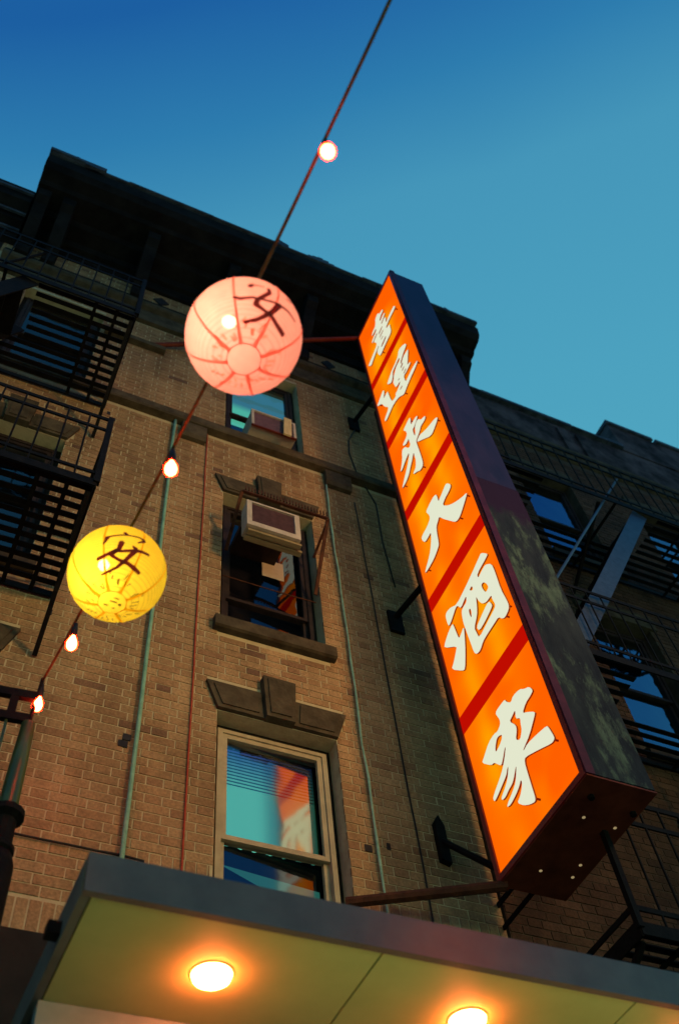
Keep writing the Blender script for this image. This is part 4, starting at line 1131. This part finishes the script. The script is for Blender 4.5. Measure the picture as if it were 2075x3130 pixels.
def on_sphere(strokes, c, R, lift=0.0022, wf=1.0):
    """brush strokes: points (x, y, z, width) on a sphere, ribbons that follow its surface"""
    mb = MB()
    for st in strokes:
        pts = []
        for i in range(len(st) - 1):
            a, b = st[i], st[i + 1]
            n = 6
            for k in range(n + (1 if i == len(st) - 2 else 0)):
                u = k / n
                pts.append([a[j] + (b[j] - a[j]) * u for j in range(4)])
        P = [Vector(p[:3]).normalized() * (R + lift) for p in pts]
        b0 = len(mb.v)
        for i, p in enumerate(P):
            d = (P[min(i + 1, len(P) - 1)] - P[max(i - 1, 0)])
            s = d.cross(p).normalized() * pts[i][3] / 2 * wf
            for q in (p - s, p + s):
                q = q.normalized() * (R + lift)
                mb.v.append((c[0] + q.x, c[1] + q.y, c[2] + q.z))
        for i in range(len(P) - 1):
            k = b0 + 2 * i
            mb.face((k, k + 1, k + 3, k + 2))
        for e, dsgn in ((0, -1), (len(P) - 1, 1)):              # rounded ends
            p = P[e]; d = (P[min(e + 1, len(P) - 1)] - P[max(e - 1, 0)]).normalized() * dsgn
            tip = (p + d * pts[e][3] * 0.4).normalized() * (R + lift)
            mb.v.append((c[0] + tip.x, c[1] + tip.y, c[2] + tip.z))
            mb.face((b0 + 2 * e, b0 + 2 * e + 1, len(mb.v) - 1))
    return mb

def lantern(c, label, paper, rib, strokes, print_mat, watts, lcol, bulb_off):
    R = 0.2
    l = thing('paper_lantern', label, 'lantern', (c[0], c[1], c[2] - R), 'round paper lanterns on the string')
    prof = []
    n = 26
    a0, a1 = math.asin(0.29), math.pi - math.asin(0.28)
    for i in range(n + 1):
        a = a0 + (a1 - a0) * i / n
        prof.append((R * math.sin(a), R * math.cos(a)))
    pa = MB().lathe(c, prof, 48)
    sh = part('paper_shade', pa, M[paper], l, smooth=True, origin=c)
    zb = R * math.cos(a1)
    # the base: paper disc closing the bottom
    ds = MB().lathe((c[0], c[1], c[2] + zb), [(0.0565, 0.0), (0.03, -0.003), (0.0006, -0.004)], 32)
    part('base_disc', ds, M[paper], l, smooth=True, origin=c)
    ring = MB()
    ring.tube([(c[0] + 0.056 * math.cos(2 * math.pi * k / 24), c[1] + 0.056 * math.sin(2 * math.pi * k / 24), c[2] + zb) for k in range(25)], 0.0018, 5, False)
    part('base_ring', ring, M[rib], l, smooth=True)
    for k in range(8):
        g = 2 * math.pi * (k + 0.31) / 8
        st = []
        for i in range(13):
            a = a0 + (a1 - a0) * i / 12
            w = 0.0075 + 0.002 * max(0, i - 9)
            st.append((math.sin(a) * math.cos(g), math.sin(a) * math.sin(g), math.cos(a), w))
        part('rib', on_sphere([st], c, R, 0.0020), M[rib], l)
    part('character', on_sphere(strokes, c, R, wf=1.3), M['ink'], l)
    rnd = random.Random(5)
    marks = []
    for k in range(44):
        g = 2 * math.pi * k / 44 + rnd.uniform(-0.05, 0.05)
        a = math.pi - rnd.uniform(0.40, 0.62)
        g2, a2 = g + rnd.uniform(-0.09, 0.09), a + rnd.uniform(0.05, 0.14) * rnd.choice((-1, 1))
        if rnd.random() < 0.8:
            marks.append([(math.sin(a) * math.cos(g), math.sin(a) * math.sin(g), math.cos(a), 0.006), (math.sin(a2) * math.cos(g2), math.sin(a2) * math.sin(g2), math.cos(a2), 0.005)])
    part('faded_print', on_sphere(marks, c, R, 0.0018), M[print_mat], l)['kind'] = 'stuff'
    if print_mat == 'ink_olive':
        dm = MB()
        for x, y, w, h in ((-0.03, 0.012, 0.018, 0.006), (0.005, 0.02, 0.012, 0.005), (-0.012, -0.012, 0.03, 0.007), (0.024, -0.008, 0.012, 0.012), (0.0, -0.03, 0.02, 0.005)):
            dm.box(c[0] + x, c[0] + x + w, c[1] + y, c[1] + y + h, c[2] + zb - 0.0065, c[2] + zb - 0.0055)
        part('disc_print', dm, M[print_mat], l)
    # wire loop on top, bulb inside
    top = MB().tube([(c[0], c[1], c[2] + R * 0.957), (c[0], c[1], c[2] + R + 0.055)], 0.004, 6)
    top.tube([(c[0] - 0.058, c[1], c[2] + R * 0.957), (c[0] + 0.058, c[1], c[2] + R * 0.957)], 0.003, 6)
    part('wire_hanger', top, M['black_wire'], l)
    bo = Vector(c) + Vector(bulb_off)
    part('inner_bulb', MB().lathe(bo, [(0.001, 0.03), (0.014, 0.022), (0.024, 0.0), (0.017, -0.02), (0.001, -0.03)], 12), M['lantern_bulb'], l, smooth=True)
    part('bulb_cord', MB().tube([bo + Vector((0, 0, 0.03)), (c[0], c[1], c[2] + R * 0.957)], 0.004, 5), M['black_wire'], l)
    ld = bpy.data.lights.new('lantern_light', 'POINT')
    ld.energy = watts; ld.color = lcol; ld.shadow_soft_size = 0.045
    lo = bpy.data.objects.new('lantern_light', ld); COL.objects.link(lo)
    lo.parent = l; lo.location = bo - Vector((c[0], c[1], c[2] - R)) + Vector((0, 0, -0.085))
    return l
PINK = [[(-0.0532,-0.1871,-0.0465,0.014),(-0.0433,-0.1922,-0.0346,0.0112),(-0.0351,-0.1937,-0.0354,0.005),(-0.0041,-0.1977,-0.0297,0.0045)],[(0.0108,-0.1974,-0.0304,0.0112),(0.0152,-0.1924,-0.0526,0.0123),(-0.0027,-0.1842,-0.0779,0.0126),(-0.0192,-0.1732,-0.0981,0.0134),(-0.0223,-0.162,-0.1152,0.0154),(0.0073,-0.1564,-0.1244,0.0101),(0.0348,-0.1493,-0.1284,0.0117),(0.0608,-0.1314,-0.138,0.0129),(0.0941,-0.1058,-0.1413,0.014)],[(-0.0941,-0.1498,-0.0933,0.0078),(-0.0732,-0.1557,-0.102,0.0101),(-0.0337,-0.1733,-0.094,0.009),(-0.0195,-0.174,-0.0966,0.0101)],[(-0.0114,-0.1759,-0.0945,0.0067),(0.0439,-0.1779,-0.0801,0.0073),(0.0883,-0.1646,-0.0715,0.0073),(0.1262,-0.1385,-0.07,0.0062)],[(0.0567,-0.1757,-0.0769,0.0173),(0.0317,-0.1538,-0.1238,0.0145),(-0.003,-0.1299,-0.152,0.0112),(-0.0408,-0.1085,-0.163,0.009)],[(0.0803,-0.1825,-0.0154,0.0101),(0.0995,-0.1731,-0.0117,0.0073)]]
YEL = [[(-0.0895,-0.1771,-0.0251,0.0163),(-0.0938,-0.1713,-0.0431,0.0114),(-0.0997,-0.1621,-0.0616,0.0054)],[(-0.0871,-0.1782,-0.0254,0.0082),(-0.0266,-0.198,-0.0099,0.006),(0.0361,-0.1967,0.0029,0.0071)],[(0.0392,-0.1961,0.0019,0.0109),(0.0536,-0.1925,-0.0071,0.0098),(0.026,-0.1954,-0.0336,0.0044)],[(-0.0321,-0.1973,0.0059,0.012),(-0.0188,-0.1989,-0.0086,0.0109)],[(-0.1056,-0.1237,-0.1164,0.0114),(-0.0775,-0.1506,-0.1064,0.012),(-0.0457,-0.1726,-0.09,0.0136),(-0.0276,-0.1756,-0.0917,0.0093),(0.0275,-0.1846,-0.072,0.0109),(0.0526,-0.1814,-0.0657,0.0109),(0.0812,-0.1726,-0.0602,0.0093)],[(-0.0339,-0.1906,-0.0502,0.018),(-0.0394,-0.1766,-0.0852,0.0142),(-0.0628,-0.1559,-0.1084,0.0109),(-0.0285,-0.1547,-0.1236,0.0098),(0.0072,-0.1539,-0.1275,0.0125),(0.035,-0.1448,-0.1335,0.0147),(0.0616,-0.1308,-0.1382,0.012)],[(0.0092,-0.1909,-0.0588,0.006),(0.028,-0.186,-0.0681,0.0163),(-0.0074,-0.1564,-0.1244,0.012),(-0.0298,-0.1325,-0.1468,0.0093),(-0.0739,-0.0903,-0.1624,0.0065)]]
lantern((0.478, -3.209, 4.773), 'large pink paper lantern with black brush character and red ribs', 'paper_pink', 'ink_red', PINK, 'ink_brown', 2.6, (1.0, 0.60, 0.42), (-0.062, -0.02, 0.03))
lantern((0.395, -1.989, 4.927), 'yellow paper lantern with black brush character in front of the bricks', 'paper_yellow', 'ink_orange', YEL, 'ink_olive', 1.5, (1.0, 0.78, 0.55), (-0.065, -0.03, -0.01))

# ------------------------------------------------------------------ across the street
opp = thing('opposite_building', 'long dark brick block across the street behind the viewer', 'building', (0, -14, 0))
oh = [(x, x + 1.0, z, z + 1.7) for x in [-16 + 2.4 * i for i in range(16)] for z in (4.2, 7.4)]
part('wall', slab_with_holes(-20, 26, 0, 9.4, -14.4, -14.0, oh), M['render'], opp)
for h in oh:
    part('window', MB().box(h[0], h[1], -14.25, -14.2, h[2], h[3]), M['interior'], opp)
for i in range(9):
    x = -15 + i * 4.2
    part('fill_pane', MB().box(x, x + 3.4, -13.99, -13.95, 0.6, 3.0), M['far_fill'], opp)  # unseen glowing panes added to fill the shaded wall opposite
part('cornice', MB().box(-20, 26, -14.0, -13.6, 9.0, 9.5), M['cornice'], opp)

roof = thing('added_red_board', 'added red glowing board on posts on the roof across the street', 'sign', (9.9, -13.9, 9.4))  # unseen board added for its red gleam on the canopy fascia
part('glow_board', MB().box(9.0, 10.8, -13.95, -13.85, 11.9, 13.4), M['red_fill'], roof)
for x in (9.3, 10.5):
    part('post', MB().box(x - 0.05, x + 0.05, -14.06, -13.96, 9.4, 13.3), M['iron'], roof)
lamp = thing('street_lamp', 'tall street lamp on the far pavement with a warm lit head', 'street lamp', (5.6, -10.2, 0))
part('post', MB().lathe((5.6, -10.2, 0), [(0.14, -0.13), (0.12, 0.6), (0.08, 0.8), (0.05, 7.9), (0.001, 7.92)], 12), M['iron'], lamp, smooth=True)
part('arm', MB().tube([(5.6, -10.2, 7.8), (5.6, -9.6, 7.98), (5.6, -9.15, 7.95)], 0.03, 8), M['iron'], lamp, smooth=True)
hd = part('head', MB().obox((5.6, -9.0, 7.93), (0.16, 0, 0), (0, 0.28, 0), (0, 0, 0.06)), M['iron'], lamp)
part('lens', MB().box(5.5, 5.7, -9.2, -8.8, 7.855, 7.868), M['lamp_lens'], hd)
kd = bpy.data.lights.new('street_lamp_light', 'SPOT')
kd.energy = 2500; kd.color = (1.0, 0.54, 0.20); kd.shadow_soft_size = 0.45
kd.spot_size = rad(54); kd.spot_blend = 1.0
ko = bpy.data.objects.new('street_lamp_light', kd); COL.objects.link(ko)
ko.parent = lamp
ko.location = Vector((5.6, -8.95, 7.80)) - Vector((5.6, -10.2, 0))
dirv = (Vector((1.8, 0.0, 7.9)) - Vector((5.6, -8.95, 7.80))).normalized()
ko.rotation_euler = dirv.to_track_quat('-Z', 'Y').to_euler()
